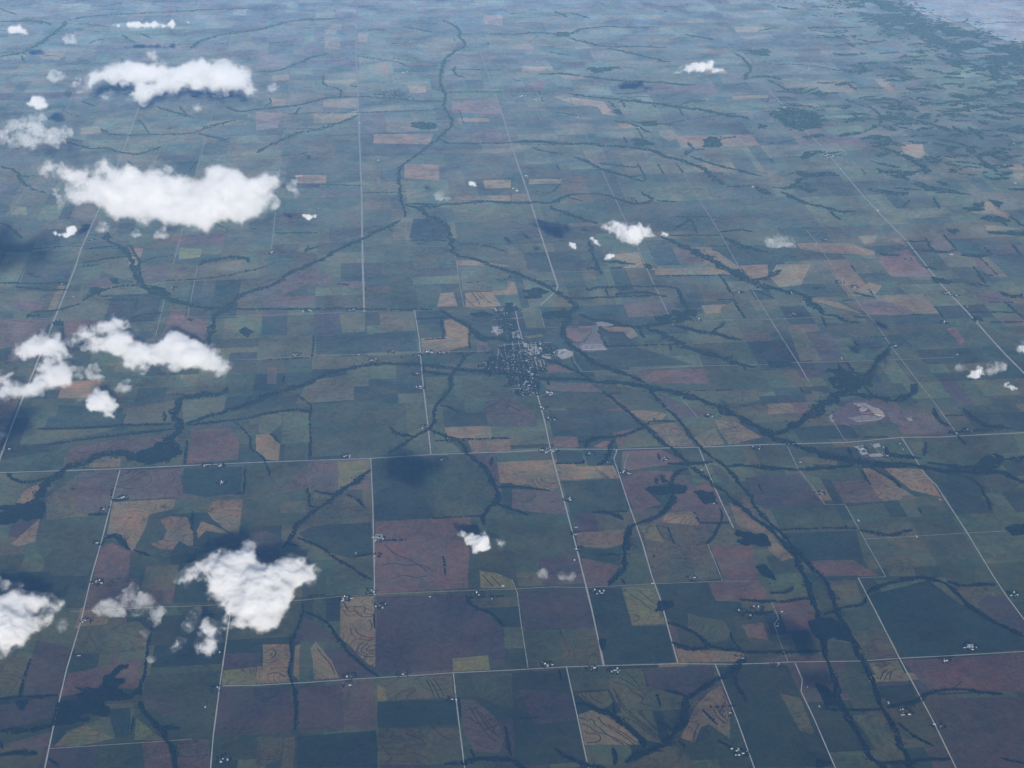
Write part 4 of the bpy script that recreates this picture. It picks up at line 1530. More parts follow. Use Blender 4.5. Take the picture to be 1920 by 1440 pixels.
# far upper right: broken ridges of scrub and wood; elsewhere short hedges along parcel edges
qs = []
def lens(cx, cy_, rx, ry, rot=0.0):
    d = float(gap(np.array([[cx, cy_]]))[0]); n = int(3.0 * rx * ry / (d * d)) + 3
    r = np.sqrt(rng.random(n)); a = rng.random(n) * 6.283
    x, y = r * np.cos(a) * rx, r * np.sin(a) * ry
    y = y + np.sin(x / rx * 2.2 + cx) * ry * .8
    ok = vnoise(np.c_[x / 75.0, y / 45.0, np.full(n, cx * .01)]) > .36
    x, y = x[ok], y[ok]
    return np.stack([cx + x * math.cos(rot) - y * math.sin(rot), cy_ + x * math.sin(rot) + y * math.cos(rot)], 1)
SCRUB = [(13309,36058),(10078,35628),(12788,32385),(12632,32326),(14215,42117),(10754,30747),(10671,31850),(11424,37144),(10882,36317),(9667,28755),(12602,34553),(14859,40286),(13437,33447),(12372,40799),(9294,31195),(10949,33461),(11365,29970),(14801,35146),(11993,29393),(11161,35178),(12095,31160),(11174,30616),(13667,32158),(12114,32220),(11223,32736),(11810,40764),(11763,31228),(11686,38990),(14181,37153),(11395,33876),(8835,31140),(11362,34563),(9358,34653),(10885,32788),(13325,34995),(13730,36944),(11281,33468),(11496,44102),(9339,35273),(15675,37971),(14145,33270),(13484,33914),(10984,36367),(13502,35050),(13552,36613),(12372,32213),(12226,29702),(14020,37512),(13270,34211),(15451,39827),(13520,36000),(13819,39810),(15893,37315),(13209,31469),(15641,38133),(14406,38335),(10561,36468),(11503,34266),(15194,38303),(11564,34356),(12150,39053),(11869,30764),(13026,38606),(14433,35178),(13423,40734),(11787,34122),(15640,37663),(11821,41713),(11572,30177),(9786,34359),(8216,29063),(14602,41230),(15238,40457),(11889,29701),(12342,36800),(13931,37894),(12162,35440),(12520,30647),(12541,28917),(10538,31633),(14617,34193),(14881,42819),(12460,30866),(10254,29741),(13702,37043),(12051,36539),(14152,34144),(14619,42489),(12927,35830),(13684,31903),(8288,33091),(14303,34295),(13704,34112),(13856,32300),(11982,38092),(15807,39592),(12258,39996),(12391,40685),(13989,34853),(12656,33536),(14262,35535),(12999,33969),(12253,29551),(12520,36729),(10583,33830),(13343,40817),(12131,36561),(15797,37477),(13143,34707),(12669,36671),(13210,35012),(14142,40870),(14808,40607),(13876,35596),(14430,37266),(13087,42380),(11796,34186),(12512,44074),(11500,33053),(10331,35467),(7361,29065),(10579,31146),(10836,29188),(12478,36640),(15043,43747),(14528,38880),(12686,43266),(11572,33227),(12781,37508),(11425,31613),(11965,36902),(12595,40206),(10846,28576),(15829,38098),(14627,35694),(12436,36515),(13501,39112),(12088,40880),(11683,37715),(10273,31048),(13461,41807),(13969,35029),(11404,34998),(10429,31868),(14934,38797),(15061,38403),(9299,33790),(14159,35569),(14816,41333),(14569,38157),(15015,35733),(12336,34922),(10107,30396),(14855,35343),(12436,37485),(12570,37111),(13099,44452),(14033,41138),(12725,31073),(8390,29921),(13361,32330),(12880,34432),(12376,35671),(13648,32381),(11944,33589),(14501,41603),(13444,33368),(11714,30322),(9713,35980),(8665,29846),(8869,33245),(12245,30126),(12558,33936),(10480,32090),(9569,39313),(13594,36651),(14151,37741),(11254,33013),(9186,32346),(10665,28756),(10414,29015),(14521,40130),(14580,34120),(11407,29689),(13572,38935),(11150,33245),(15149,36051),(9959,32439),(11786,32997),(11758,32665),(10402,31390),(14582,42840),(15545,39070),(14874,37759),(14417,36777),(12037,40740),(12259,34532),(13828,33722),(14460,36301),(15236,37424),(12385,33633),(12987,38127),(15090,36822),(14653,34465),(12169,41308),(15128,38523),(10461,34430),(10437,41721),(15111,42370),(10673,34905),(11864,39840),(12805,39037),(12491,35714),(11432,32197),(14035,35293),(11381,35911),(13128,34327),(14003,35542),(10400,33456),(10637,32967),(11608,34877),(11541,37425),(12522,28897),(12785,30716),(11418,33555),(10450,32122),(14450,35812),(12584,33205),(10278,35581),(14595,36745),(11130,31772),(10269,33474),(12372,30880),(12146,28645),(15910,38653),(14047,38305),(13128,30265),(14722,35783),(12769,44327),(13331,38661),(11158,30522),(14307,38070),(11110,30682),(14306,34200),(12986,34662),(13330,37270),(12974,34080),(13414,38279),(10175,29556),(13552,32607),(11412,30694),(13055,33054),(14028,42022),(15433,37335),(13051,32040),(11289,34817),(9288,37018),(12519,41717),(15967,38255),(11136,33477),(12899,40218),(13787,31940),(12965,38023)]
for cx, cy_ in SCRUB:
    qs.append(lens(cx, cy_, random.uniform(70, 380), random.uniform(40, 150), random.uniform(-.8, .5)))
wood_object("scrub_woodland", "broken streaks of scrub and wood on the hazy hills at upper right", np.concatenate(qs))
qs = []
for p in parcels:
    r = random.random()
    x0, y0, x1, y1 = p
    if not seen(p): continue
    if r < (.09 if y0 < 24000 else .05):
        a, b = random.choice((((x0, y0), (x1, y0)), ((x0, y0), (x0, y1))))
        t0 = random.uniform(0, .5); t1 = random.uniform(.5, 1)
        a2 = (a[0] + (b[0] - a[0]) * t0, a[1] + (b[1] - a[1]) * t0); b2 = (a[0] + (b[0] - a[0]) * t1, a[1] + (b[1] - a[1]) * t1)
        qs.append(belt_points([a2, b2], random.uniform(8, 20)))
    elif .1 < r < .135 and y0 > 23000:
        qs.append(lens(random.uniform(x0, x1), random.uniform(y0, y1), random.uniform(40, 160), random.uniform(25, 60), random.uniform(-1, 1)))
    elif .16 < r < .205 and y0 > 23000:
        a = (x0, random.uniform(y0, y1)); m = (x0 + (x1 - x0) * .5, random.uniform(y0, y1)); b = (x1, random.uniform(y0, y1))
        qs.append(belt_points([a, m, b], random.uniform(16, 34)))
wood_object("hedgerow_trees", "thin broken hedges and thickets along far field edges", np.concatenate(qs))

# ------------------------------------------------------------------ quarries of bare earth
def earthworks(name, label, rings, seed):
    """rings: list of (polygon, z, colour) stacked inwards as a terraced heap or pit"""
    t = bpy.data.objects.new(name, None); link(t)
    c = np.mean(np.array(rings[0][0]), axis=0); t.location = (c[0], c[1], 0)
    tag(t, label, "quarry")
    for k, (poly, z, colr) in enumerate(rings):
        poly = rough_edge(poly, 60, 9)
        n = len(poly); cc = np.mean(np.array(poly), axis=0)
        v = [(x - c[0], y - c[1], z) for x, y in poly] + [(x - c[0] + (x - cc[0]) * .06, y - c[1] + (y - cc[1]) * .06, 2.9) for x, y in poly]
        bm = bmesh.new(); bv = [bm.verts.new(p) for p in v]
        bm.faces.new(bv[:n])
        for i in range(n): bm.faces.new((bv[i], bv[(i + 1) % n], bv[n + (i + 1) % n], bv[n + i]))
        bmesh.ops.recalc_face_normals(bm, faces=bm.faces)
        me = bpy.data.meshes.new("earth_terrace"); bm.to_mesh(me); bm.free()
        a = me.attributes.new("tint", 'FLOAT_COLOR', 'POINT')
        for i in range(len(me.vertices)): a.data[i].color = (*colr, 1)
        me.materials.append(M_EARTH)
        link(bpy.data.objects.new("earth_terrace", me), t)
earthworks("quarry", "pale fan shaped sand quarry beside the creek right of the town", [([(2963,22304),(3139,22425),(3258,22714),(3317,22974),(3395,23008),(3394,22762),(3400,22401),(3411,22088),(3046,22083)], 4.0, (.24,.21,.19)),([(3034,22239),(3142,22327),(3363,22306),(3391,22109),(3067,22119)], 9.0, (.34,.31,.29)),([(2919,22465),(3073,22411),(3207,22578),(3317,22912),(3250,22654),(3154,22424),(3018,22299),(2968,22342)], 4.6, (.17,.145,.13)),([(3385,23112),(3497,23144),(3610,23071),(3658,23005),(3511,22956),(3409,22986)], 5.0, (.34,.31,.28))], 1)
earthworks("quarry", "brown oval quarry with pale rings north of the highway at right", [([(6118,19561),(6210,19765),(6444,19993),(6618,20078),(6780,20013),(6868,19854),(6850,19543),(6669,19430),(6392,19359),(6191,19425)], 5.0, (.165,.125,.115)),([(6532,19985),(6683,19988),(6786,19828),(6861,19705),(6840,19560),(6725,19619),(6685,19788),(6577,19880)], 12.0, (.36,.31,.27)),([(6743,19782),(6835,19791),(6850,19641),(6814,19546),(6744,19634)], 16.0, (.44,.36,.29)),([(6572,19864),(6677,19838),(6707,19686),(6575,19666),(6511,19754)], 14.0, (.15,.10,.09)),([(6542,19784),(6611,19844),(6675,19805),(6623,19727),(6553,19717)], 18.0, (.42,.36,.32)),([(6338,19557),(6612,19613),(6814,19546),(6754,19470),(6445,19418)], 8.0, (.29,.255,.23)),([(6092,19628),(6152,19688),(6141,19510),(6088,19450)], 4.5, (.36,.33,.30))], 2)
earthworks("quarry", "small pale spoil heaps just east of the brown oval quarry", [([(6912,19701),(7006,19692),(6994,19481),(7027,19397),(6905,19360),(6879,19443)], 5.0, (.20,.16,.14)),([(7128,19485),(7185,19480),(7180,19416),(7122,19421)], 7.0, (.34,.30,.28)),([(7125,19715),(7270,19701),(7255,19538),(7128,19485),(7071,19588)], 6.0, (.17,.14,.125))], 3)

# ------------------------------------------------------------------ buildings
def shed_mesh(name, w, l, h, rise, roof):
    v = [(-w/2,-l/2,0),(w/2,-l/2,0),(w/2,l/2,0),(-w/2,l/2,0),(-w/2,-l/2,h),(w/2,-l/2,h),(w/2,l/2,h),(-w/2,l/2,h),(0,-l/2,h+rise),(0,l/2,h+rise)]
    e = .8
    k = rise / (w / 2)
    rv = [(-w/2-e,-l/2-e,h-e*k+.1),(0,-l/2-e,h+rise+.1),(0,l/2+e,h+rise+.1),(-w/2-e,l/2+e,h-e*k+.1),(w/2+e,-l/2-e,h-e*k+.1),(w/2+e,l/2+e,h-e*k+.1)]
    me = bpy.data.meshes.new(name)
    b = len(v)
    f = [(0,1,5,8,4),(2,3,7,9,6),(1,2,6,5),(3,0,4,7),(b,b+1,b+2,b+3),(b+1,b+4,b+5,b+2)]
    me.from_pydata(v + rv, [], f); me.update()
    me.polygons.foreach_set("material_index", [0,0,0,0,1,1])
    a = me.attributes.new("tint", 'FLOAT_COLOR', 'POINT')
    for i in range(len(me.vertices)): a.data[i].color = (*roof, 1)
    me.materials.append(M_WALL); me.materials.append(M_ROOF)
    return me
def bin_mesh(name, r, h):
    n = 12; v = []; f = []
    for z in (0, h):
        v += [(r*math.cos(i*6.2832/n), r*math.sin(i*6.2832/n), z) for i in range(n)]
    v.append((0, 0, h + r*.55))
    for i in range(n):
        j = (i+1) % n
        f += [(i, j, n+j, n+i), (n+i, n+j, 2*n)]
    me = bpy.data.meshes.new(name); me.from_pydata(v, [], f); me.update()
    a = me.attributes.new("tint", 'FLOAT_COLOR', 'POINT')
    for i in range(len(v)): a.data[i].color = (.60, .61, .62, 1)
    me.materials.append(M_ROOF)
    return me
WHITE, GREY, BROWN, PALE = (.55,.55,.54), (.17,.175,.185), (.10,.078,.066), (.36,.37,.38)
BUILD = [("machine_shed", shed_mesh("machine_shed", 20, 34, 6, 3.5, WHITE), "white machine shed", "shed"),
         ("barn", shed_mesh("barn", 15, 24, 7, 6, PALE), "pale barn", "barn"),
         ("farmhouse", shed_mesh("farmhouse", 11, 15, 5.5, 3.5, GREY), "grey farmhouse", "house"),
         ("grain_bin", bin_mesh("grain_bin", 8.5, 13), "round grain bin", "grain bin"),
         ("livestock_shed", shed_mesh("livestock_shed", 15, 56, 4, 2.5, WHITE), "long livestock shed", "shed")]
MT = {b[0]: b for b in BUILD}
grove = []
for ln in parse(FARMS):
    xy, ph = ln.split('|'); x, y, n = (float(q) for q in xy.split(',')); n = int(n)
    kinds = (["machine_shed", "farmhouse", "grain_bin", "barn", "livestock_shed", "machine_shed", "barn", "machine_shed"] if n > 1 else [random.choice(("machine_shed", "barn", "livestock_shed"))])[:n]
    spots = []
    for i, k in enumerate(kinds):
        for _ in range(60):
            r = 14 + 21 * math.sqrt(n)
            px, py = x + random.uniform(-r, r), y + random.uniform(-r, r) * .8
            if all(math.hypot(px - a, py - b) > 26 for a, b in spots): break
        spots.append((px, py))
        _, me, lab, cat = MT[k]
        o = link(bpy.data.objects.new(k, me))
        o.location = (px, py, 3.2); o.rotation_euler = (0, 0, random.choice((0, math.pi / 2)) + random.uniform(-.08, .08))
        s = random.uniform(.6, .88) * (1.0 if y < 20000 else 1.15); o.scale = (s, s, s)
        multi = kinds.count(k) > 1
        tag(o, f"{lab} at {ph}", cat, group=f"buildings at {ph}" if multi else None)
    if n > 1:
        m = 7 + 6 * n
        a = rng.random(m) * 6.283; r = 30 + 42 * rng.random(m)
        q = np.stack([x + np.cos(a) * r * 1.1, y + np.sin(a) * r], 1)
        sp = np.array(spots)
        grove.append(q[np.min(np.linalg.norm(q[:, None] - sp[None], axis=2), axis=1) > 20])
for ln in parse(FAR):
    x, y, n = (float(q) for q in ln.split(','))
    for i in range(int(n)):
        k = random.choice(("machine_shed", "barn"))
        o = link(bpy.data.objects.new(k, MT[k][1]))
        o.location = (x + random.uniform(-70, 70), y + random.uniform(-90, 90), 3.2); o.rotation_euler = (0, 0, random.choice((0, math.pi / 2)))
        o.scale = (1.35,) * 3
        tag(o, "lone white farm building, a tiny bright dot on the hazy far plain", MT[k][3], group="lone farm buildings on the far plain")
wood_object("farm_trees", "shelter trees planted round the farmyards", np.concatenate(grove))

TOWN = [(1993,21978),(1940,22337),(1930,21966),(1843,22081),(1838,22232),(2053,22284),(1962,22087),(1928,22019),(2140,22201),(2085,22005),(2022,22080),(2004,22019),(2074,22211),(2040,22028),(1954,21959),(1905,22107),(2010,22076),(1846,22064),(1822,22123),(1957,22042),(2117,21907),(1856,21962),(1973,22121),(1779,21990),(1878,22226),(1913,22241),(1904,22219),(2004,22179),(2076,21932),(2172,22158),(2053,22018),(2084,22155),(1846,22026),(2057,22178),(2043,21872),(2064,21439),(2200,21833),(2022,21502),(1743,21616),(1785,21816),(1698,21791),(2113,21594),(2067,21402),(1739,21494),(2134,21560),(1863,21831),(1909,21724),(1803,21577),(2017,21774),(1764,21671),(2037,21561),(1990,21446),(2073,21673),(2055,21559),(1867,21835),(1862,21549),(2076,21745),(1977,21874),(1989,21677),(2058,21458),(1683,21439),(1744,21434),(2203,21776),(1842,21849),(2137,21505),(2163,21476),(1850,21522),(1868,21750),(1888,21556),(1837,21633),(1957,21502),(1923,21698),(1966,21673),(2075,21848),(1787,21910),(1874,21481),(1981,21581),(2146,21471),(1840,21809),(1968,21793),(2005,21869),(1868,21547),(1823,21849),(2080,21802),(2139,21578),(2137,21620),(2317,21773),(2176,21300),(2271,21904),(2392,21569),(2289,21314),(2369,21768),(2244,21499),(2361,21793),(2247,21602),(2186,21402),(2361,21846),(2312,21538),(2218,21661),(2368,21629),(2370,21786),(2396,21477),(2350,21947),(2307,21958),(2312,21831),(2261,21744),(2241,21762),(2329,21860),(2282,21293),(2316,21287),(2206,21500),(2216,21309),(2057,20848),(2201,21274),(1909,20797),(2193,21048),(1935,21380),(2168,20858),(2016,20884),(2222,21367),(2127,20656),(2178,20719),(2045,20934),(1915,20810),(2138,21075),(1933,21263),(2009,20708),(2038,20745),(1978,21203),(1994,21176),(2190,21097),(1997,20884),(2028,20737),(2120,20762),(2055,21090),(2022,20659),(2228,20946),(2102,21328),(2194,20918),(2066,21260),(2049,20859),(2007,21191),(2078,21013),(1926,21352),(2014,20862),(2066,21375),(2003,21245),(2189,21203),(2263,21151),(1992,21379),(2070,20999),(2162,20878),(2023,23209),(2098,23101),(1950,23153),(2005,22902),(1964,23109),(1883,22944),(2057,23171),(1926,22860),(2055,23163),(2089,22863),(2048,23068),(2097,23002),(2002,22737),(2081,23140),(2227,22393),(2186,22031),(2420,22230),(2332,22227),(2353,22102),(2335,22027),(2549,22007),(2542,22385),(2339,22041),(2321,22187),(2235,22059),(2321,22301),(2581,22427),(2153,22282),(2391,22431),(2328,22080),(2565,21977),(2571,22436),(2333,22253),(2146,22091),(2271,22080),(2499,22337),(2321,22253),(2270,22498),(2373,22370),(2259,22077),(2524,22256),(2145,22100),(2300,22446),(2500,21992),(2675,22038),(2784,22035),(2702,22133),(2626,21957),(2781,22119),(2752,22119),(2764,22072),(2751,22034),(2644,22035),(2758,22156),(2645,22110),(2742,21925),(2485,23785),(2556,24035),(2486,23791),(2507,23937),(2563,24089),(2503,23931),(2006,23602),(1975,23671),(2008,23779),(2026,23521),(2012,23686),(1590,21680),(1594,21727),(1725,21691),(1550,21631),(1508,21714),(1627,21582),(1583,21785),(1737,21782),(1600,21664),(1734,21692),(1564,21726),(1598,21760)]
TOWN_KIND = [("townhouse", shed_mesh("townhouse", 11, 15, 5, 3.5, GREY), "grey roofed house among the street trees of the town"),
             ("townhouse", shed_mesh("townhouse", 11, 14, 5, 3.5, PALE), "pale roofed house among the street trees of the town"),
             ("townhouse", shed_mesh("townhouse", 12, 16, 5, 3.5, BROWN), "brown roofed house among the street trees of the town")]
spots = []
HALLS = [(2436,22240),(2330,22260),(2238,22399),(2330,21883),(2275,21994),(2440,22204),(2426,22207),(2106,22087),(2304,22193),(2391,22047),(2306,22136),(2374,22258),(2415,22222),(2360,22054),(2454,22380),(2260,22208),(2078,21004),(2092,20983),(2144,20963),(2103,21056),(2091,21008),(2120,21096),(2099,21082),(1781,22890),(1832,22916),(1884,22821),(1836,22916),(1826,22963),(2623,22058),(2698,22036),(2792,22135),(2710,22106),(2761,22102),(2764,21954),(2062,23589),(1990,23721),(1903,23719),(1897,23795),(2230,21333),(2116,21078),(2187,21801),(2225,21198),(2183,21413)]
SHOP = shed_mesh("shop_building", 26, 36, 6, 1.2, WHITE)
for x, y in HALLS:
    if any(math.hypot(x - a, y - b) < 34 for a, b in spots): continue
    spots.append((x, y))
    o = link(bpy.data.objects.new("shop_building", SHOP)); o.location = (x, y, 3.2); o.rotation_euler = (0, 0, random.choice((0, math.pi / 2)))
    tag(o, "large white flat topped building in the bright middle of the town", "building", group="white halls and shops in the town")
for i, (x, y) in enumerate(TOWN):
    if any(math.hypot(x - a, y - b) < 22 for a, b in spots): continue
    spots.append((x, y))
    nm, me, lab = random.choice(TOWN_KIND)
    o = link(bpy.data.objects.new(nm, me)); o.location = (x, y, 3.2); o.rotation_euler = (0, 0, random.choice((0, math.pi / 2)))
    tag(o, lab, "house", group=lab.split()[0] + " roofed houses in the town")
VILLAGE = [((367,36438),'the little far village below the straight road'),((528,36386),'the little far village below the straight road'),((520,36703),'the little far village below the straight road'),((726,36436),'the little far village below the straight road'),((564,36918),'the little far village below the straight road'),((658,36287),'the little far village below the straight road'),((747,36873),'the little far village below the straight road'),((629,36536),'the little far village below the straight road'),((860,36603),'the little far village below the straight road'),((565,36252),'the little far village below the straight road'),((420,36760),'the little far village below the straight road'),((458,36363),'the little far village below the straight road'),((494,36463),'the little far village below the straight road'),((489,36294),'the little far village below the straight road'),((699,36725),'the little far village below the straight road'),((717,36511),'the little far village below the straight road'),((622,36797),'the little far village below the straight road'),((914,36540),'the little far village below the straight road'),((557,36568),'the little far village below the straight road'),((615,36853),'the little far village below the straight road'),((9275,33880),'the far wooded town at upper right'),((9268,33920),'the far wooded town at upper right'),((8944,33553),'the far wooded town at upper right'),((8970,33701),'the far wooded town at upper right'),((9102,33518),'the far wooded town at upper right'),((9265,33565),'the far wooded town at upper right'),((9136,33541),'the far wooded town at upper right'),((9269,33883),'the far wooded town at upper right'),((9207,33793),'the far wooded town at upper right'),((9338,33513),'the far wooded town at upper right'),((8990,33463),'the far wooded town at upper right'),((9008,33628),'the far wooded town at upper right'),((9006,33745),'the far wooded town at upper right'),((9183,33857),'the far wooded town at upper right'),((9144,33553),'the far wooded town at upper right'),((9067,35036),'the crossroads above the far wooded town'),((9002,35061),'the crossroads above the far wooded town'),((8957,35170),'the crossroads above the far wooded town'),((9094,35204),'the crossroads above the far wooded town'),((8946,35061),'the crossroads above the far wooded town'),((9009,35220),'the crossroads above the far wooded town'),((8970,35184),'the crossroads above the far wooded town'),((8932,35178),'the crossroads above the far wooded town'),((9046,35166),'the crossroads above the far wooded town'),((9017,35177),'the crossroads above the far wooded town'),((8969,35075),'the crossroads above the far wooded town'),((9020,35141),'the crossroads above the far wooded town')]
for (x, y), ph in VILLAGE:
    o = link(bpy.data.objects.new("village_house", MT["barn"][1])); o.location = (x, y, 3.2); o.scale = (1.3,) * 3
    tag(o, "pale building in " + ph, "house", group="pale buildings in " + ph)
qs = []
for poly, keep in [([(1775,22353),(2220,22352),(2229,21966),(2447,21946),(2383,21213),(2201,20633),(1876,20662),(1896,21311),(1490,21493),(1482,21807),(1724,22011)],0.6),([(1866,23271),(2130,23289),(2203,22510),(1886,22539)],0.35),([(2235,22507),(2668,22370),(2788,21915),(2229,21966)],0.22),([(1875,23887),(2208,23857),(2134,23330),(1870,23312)],0.25),([(190,36454),(613,36685),(1076,36196),(1002,35766),(423,36168)],0.4)]:
    q = wood_points(poly); q = q[rng.random(len(q)) < keep]
    sp = np.array(spots); d2 = np.min(np.hypot(q[:, None, 0] - sp[None, :, 0], q[:, None, 1] - sp[None, :, 1]), axis=1)
    qs.append(q[d2 > 13])
wood_object("street_trees", "street and garden trees filling the blocks of the town", np.concatenate(qs))


# ------------------------------------------------------------------ clouds
def white_matter(name, density, noise_scale, lo, hi, hull):
    m = bpy.data.materials.new(name); m.use_nodes = True
    nt = m.node_tree; nt.nodes.clear()
    N, L, noise, ramp, math_, mix = nodes(nt)
    out = N("ShaderNodeOutputMaterial")
    pv = N("ShaderNodeVolumePrincipled")
    pv.inputs["Color"].default_value = (.998, .998, .998, 1)
    pv.inputs["Anisotropy"].default_value = -0.26
    pv.inputs["Density Attribute"].default_value = ""
    pos = N("ShaderNodeNewGeometry").outputs["Position"]
    tc = N("ShaderNodeTexCoord").outputs["Object"]
    nz = noise(tc, noise_scale, 4, .62, .4)
    if hull:
        d = ramp(nz, lo, hi, 0, 1)
    else:
        a = N("ShaderNodeAttribute"); a.attribute_name = "density"
        nz2 = noise(tc, noise_scale * 3.3, 3, .65, .8)
        d = math_('SUBTRACT', math_('MULTIPLY', a.outputs["Fac"], 2.3), ramp(nz, .30, .70, 0.0, 1.15))
        d = math_('SUBTRACT', d, ramp(nz2, .3, .7, 0.0, .8))
        d = math_('SUBTRACT', d, ramp(noise(tc, noise_scale * 9.0, 2, .6, .5), .3, .7, 0.0, .35))
        d = ramp(d, lo, hi, 0, 1)
    L(math_('MULTIPLY', d if hull else math_('POWER', d, 2.0), density), pv.inputs["Density"])
    L(pv.outputs[0], out.inputs["Volume"])
    if hull:
        tr = N("ShaderNodeBsdfTransparent")
        L(mix(ramp(noise(tc, noise_scale, 2), .3, .7), (.985, .988, .99), (1, 1, 1)), tr.inputs[0])
        L(tr.outputs[0], out.inputs["Surface"])
    return m
def vapour(rm): return white_matter("cloud_vapour", 2.3 / rm, .78 / rm, .0, 1.25, False)
M_WISP = white_matter("cloud_wisp", .0085, 1 / 180, .42, .86, True)
M_VEIL = bpy.data.materials.new("cloud_veil"); M_VEIL.use_nodes = True
_nt = M_VEIL.node_tree; _nt.nodes.clear()
N, L, noise, ramp, math_, mix = nodes(_nt)
_tc = N("ShaderNodeTexCoord").outputs["Object"]; _ms = N("ShaderNodeMixShader"); _o = N("ShaderNodeOutputMaterial")
_tr = N("ShaderNodeBsdfTransparent"); _df = N("ShaderNodeBsdfDiffuse"); _df.inputs[0].default_value = (.95, .95, .95, 1)
L(ramp(noise(_tc, 1 / 160, 4, .6), .45, .8, 0.0, .10), _ms.inputs[0]); L(_tr.outputs[0], _ms.inputs[1]); L(_df.outputs[0], _ms.inputs[2])
L(_ms.outputs[0], _o.inputs["Surface"])

ICO_V, ICO_F = None, None
_bm = bmesh.new(); bmesh.ops.create_icosphere(_bm, subdivisions=2, radius=1.0)
ICO_V = np.array([v.co[:] for v in _bm.verts]); ICO_F = np.array([[v.index for v in f.verts] for f in _bm.faces]); _bm.free()

def lumps(blobs, k, seed, shrink=1.0, sub=True):
    r0 = np.random.default_rng(seed)
    bl = []
    for x, y, z, r in blobs:
        bl.append((x, y, z, r))
        if sub:
            for _ in range(6):
                th = r0.random() * 6.283; ph = r0.uniform(-.25, 1.35)
                rr = r * r0.uniform(.38, .6)
                bl.append((x + math.cos(th) * math.cos(ph) * r * .92, y + math.sin(th) * math.cos(ph) * r * 1.25, z + math.sin(ph) * r * .72, rr))
    V, F = [], []
    for i, (x, y, z, r) in enumerate(bl):
        r = r * shrink
        V.append(ICO_V * np.array([r, r * 1.35, r * .82]) + np.array([x, y, z])); F.append(ICO_F + i * len(ICO_V))
    return np.concatenate(V), np.concatenate(F)

def cloud_hull(blobs, seed, shrink, amp, relax):
    rm = np.median([b[3] for b in blobs])
    v, f = lumps(blobs, 1, seed, shrink)
    me = mesh_np("lumps", v, f, [])
    o = bpy.data.objects.new("lumps", me); col.objects.link(o)
    md = o.modifiers.new("r", 'REMESH'); md.mode = 'VOXEL'; md.voxel_size = float(np.clip(rm * .16, 9, 26))
    dg = bpy.context.evaluated_depsgraph_get()
    ev = o.evaluated_get(dg); m2 = bpy.data.meshes.new_from_object(ev)
    bpy.data.objects.remove(o); bpy.data.meshes.remove(me)
    bm = bmesh.new(); bm.from_mesh(m2)
    for _ in range(relax):
        bmesh.ops.smooth_vert(bm, verts=bm.verts, factor=.5, use_axis_x=True, use_axis_y=True, use_axis_z=True)
    bm.to_mesh(m2); bm.free(); m2.update()
    n = len(m2.vertices)
    co = np.empty(n * 3, np.float32); m2.vertices.foreach_get("co", co); co = co.reshape(-1, 3).astype(float)
    nr = np.empty(n * 3, np.float32); m2.vertex_normals.foreach_get("vector", nr); nr = nr.reshape(-1, 3)
    d = np.zeros(n); a = rm * amp; s = rm * .95
    for k in range(4):
        q = vnoise(co / s + k * 17.3 + seed)
        d += a * (q - .5) * 2
        a *= .55; s *= .5
    co = co + nr * d[:, None]
    m2.vertices.foreach_set("co", co.astype(np.float32).ravel()); m2.update()
    m2.polygons.foreach_set("use_smooth", np.ones(len(m2.polygons), bool))
    return m2, rm

def volume_group(voxel, band, mv_):
    g = bpy.data.node_groups.new("vapour", 'GeometryNodeTree')
    g.interface.new_socket("Geometry", in_out='INPUT', socket_type='NodeSocketGeometry')
    g.interface.new_socket("Geometry", in_out='OUTPUT', socket_type='NodeSocketGeometry')
    i = g.nodes.new("NodeGroupInput"); o = g.nodes.new("NodeGroupOutput")
    mv = g.nodes.new("GeometryNodeMeshToVolume"); mv.resolution_mode = 'VOXEL_SIZE'
    mv.inputs["Density"].default_value = 1.0; mv.inputs["Voxel Size"].default_value = voxel; mv.inputs["Interior Band Width"].default_value = band
    sm = g.nodes.new("GeometryNodeSetMaterial"); sm.inputs["Material"].default_value = mv_
    g.links.new(i.outputs[0], mv.inputs["Mesh"]); g.links.new(mv.outputs[0], sm.inputs[0]); g.links.new(sm.outputs[0], o.inputs[0])
    return g

def recenter(me, c):
    me.transform(__import__('mathutils').Matrix.Translation(-Vector(c)))

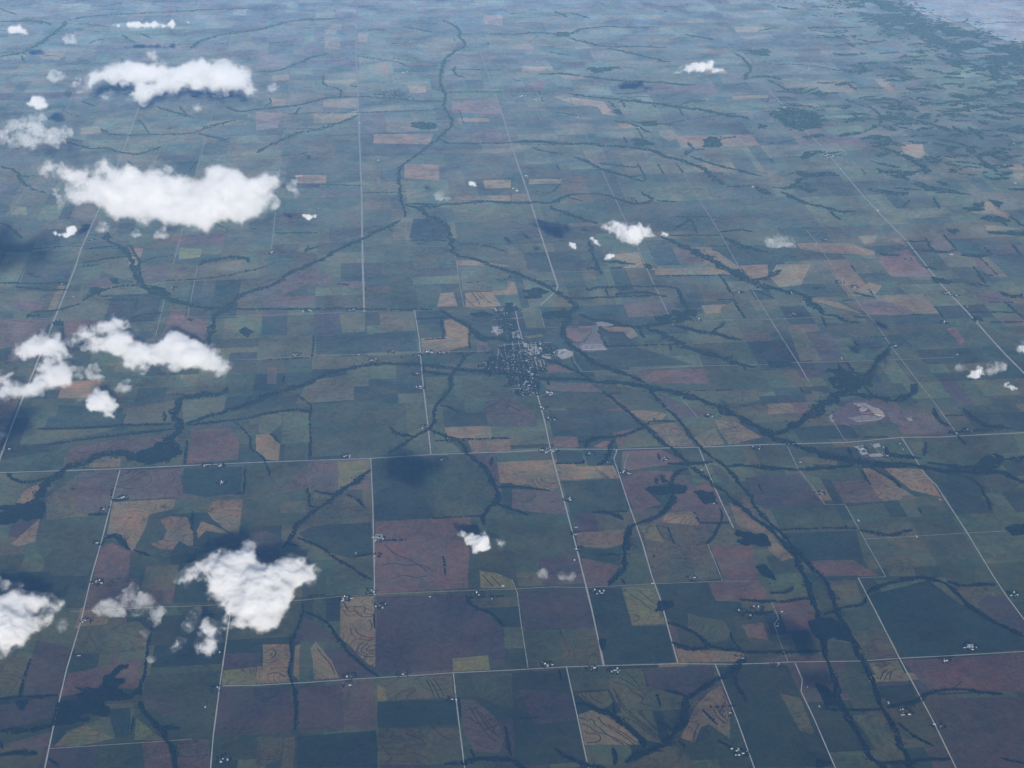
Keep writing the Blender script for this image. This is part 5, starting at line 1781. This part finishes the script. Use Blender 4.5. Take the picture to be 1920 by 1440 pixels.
def make_cloud(blobs, solid, label, seed, group=None):
    c = np.mean(np.array(blobs)[:, :3], axis=0)
    if solid:
        veil, rm = cloud_hull(blobs, seed, 1.08, .22, 4)
        recenter(veil, c); veil.name = "cloud"; veil.materials.clear(); veil.materials.append(M_VEIL)
        o = link(bpy.data.objects.new("cloud", veil)); o.location = c
        outer, rm = cloud_hull(blobs, seed, 1.52, .52, 2)
        recenter(outer, c); mv = vapour(float(np.clip(rm, 60, 420))); outer.materials.clear(); outer.materials.append(mv)
        f = link(bpy.data.objects.new("cloud_vapour", outer), o)
        md = f.modifiers.new("vapour", 'NODES'); md.node_group = volume_group(float(np.clip(rm * .13, 9, 24)), float(rm * .8), mv)
        big = [b for b in blobs if b[3] > 60]
        if len(big) > 4:        # torn shreds hanging off the rim
            r1 = np.random.default_rng(seed + 1); sh = []
            for _ in range(min(16, len(big))):
                b = big[r1.integers(len(big))]
                d = np.array(b[:3]) - c; d = d / (np.linalg.norm(d[:2]) + 1e-6)
                p = np.array(b[:3]) + d * b[3] * r1.uniform(.45, .95) + r1.normal(0, b[3] * .25, 3)
                p[2] = max(p[2], 60)
                for q in range(3):
                    sh.append((*(p + r1.normal(0, b[3] * .3, 3)), b[3] * r1.uniform(.22, .42)))
            hull, rm = cloud_hull(sh, seed + 2, 1.3, .62, 1)
            recenter(hull, c); hull.materials.clear(); hull.materials.append(M_WISP)
            link(bpy.data.objects.new("cloud_shreds", hull), o)['kind'] = 'stuff'
    else:
        hull, rm = cloud_hull(blobs, seed, 1.75, .7, 1)
        recenter(hull, c)
        v = np.array([q.co[:] for q in hull.vertices]); f = np.array([(p.vertices[0], p.vertices[1], p.vertices[2], p.vertices[-1]) for p in hull.polygons])
        lab = np.arange(len(v))
        while True:             # which torn piece each corner belongs to
            m = lab[f].min(1); new = lab.copy()
            for k in range(4): np.minimum.at(new, f[:, k], m)
            if (new == lab).all(): break
            lab = new
        ids = [i for i in np.unique(lab) if (lab == i).sum() > 24]
        o = bpy.data.objects.new("cloud", None); link(o); o.location = c
        for i in ids:
            sel = np.where(lab == i)[0]; mp = np.full(len(v), -1); mp[sel] = np.arange(len(sel))
            ff = mp[f[lab[f[:, 0]] == i]]
            link(bpy.data.objects.new("wisp", mesh_np("wisp", v[sel], ff, [M_WISP], smooth=True)), o)
    return tag(o, label, "cloud")

for i, ln in enumerate(parse(CLOUDS)):
    solid, label, rest = ln.split('|')
    make_cloud([tuple(float(q) for q in b.split(',')) for b in rest.split()], solid == '1', label, 11 + i * 3)

# ------------------------------------------------------------------ haze
hz = bpy.data.materials.new("haze_air"); hz.use_nodes = True
nt = hz.node_tree; nt.nodes.clear()
out = nt.nodes.new("ShaderNodeOutputMaterial"); pv = nt.nodes.new("ShaderNodeVolumePrincipled")
pv.inputs["Color"].default_value = (*HAZE_COLOR, 1); pv.inputs["Density"].default_value = HAZE_DENSITY
pv.inputs["Anisotropy"].default_value = -0.25
nt.links.new(pv.outputs[0], out.inputs["Volume"])
me = bpy.data.meshes.new("haze"); bm = bmesh.new(); bmesh.ops.create_cube(bm, size=1.0)
for v in bm.verts:
    v.co = (v.co.x * 300000, v.co.y * 300000, -4.0 if v.co.z < 0 else EYE + 120)
bm.to_mesh(me); bm.free(); me.materials.append(hz)
tag(link(bpy.data.objects.new("haze", me)), kind='stuff')
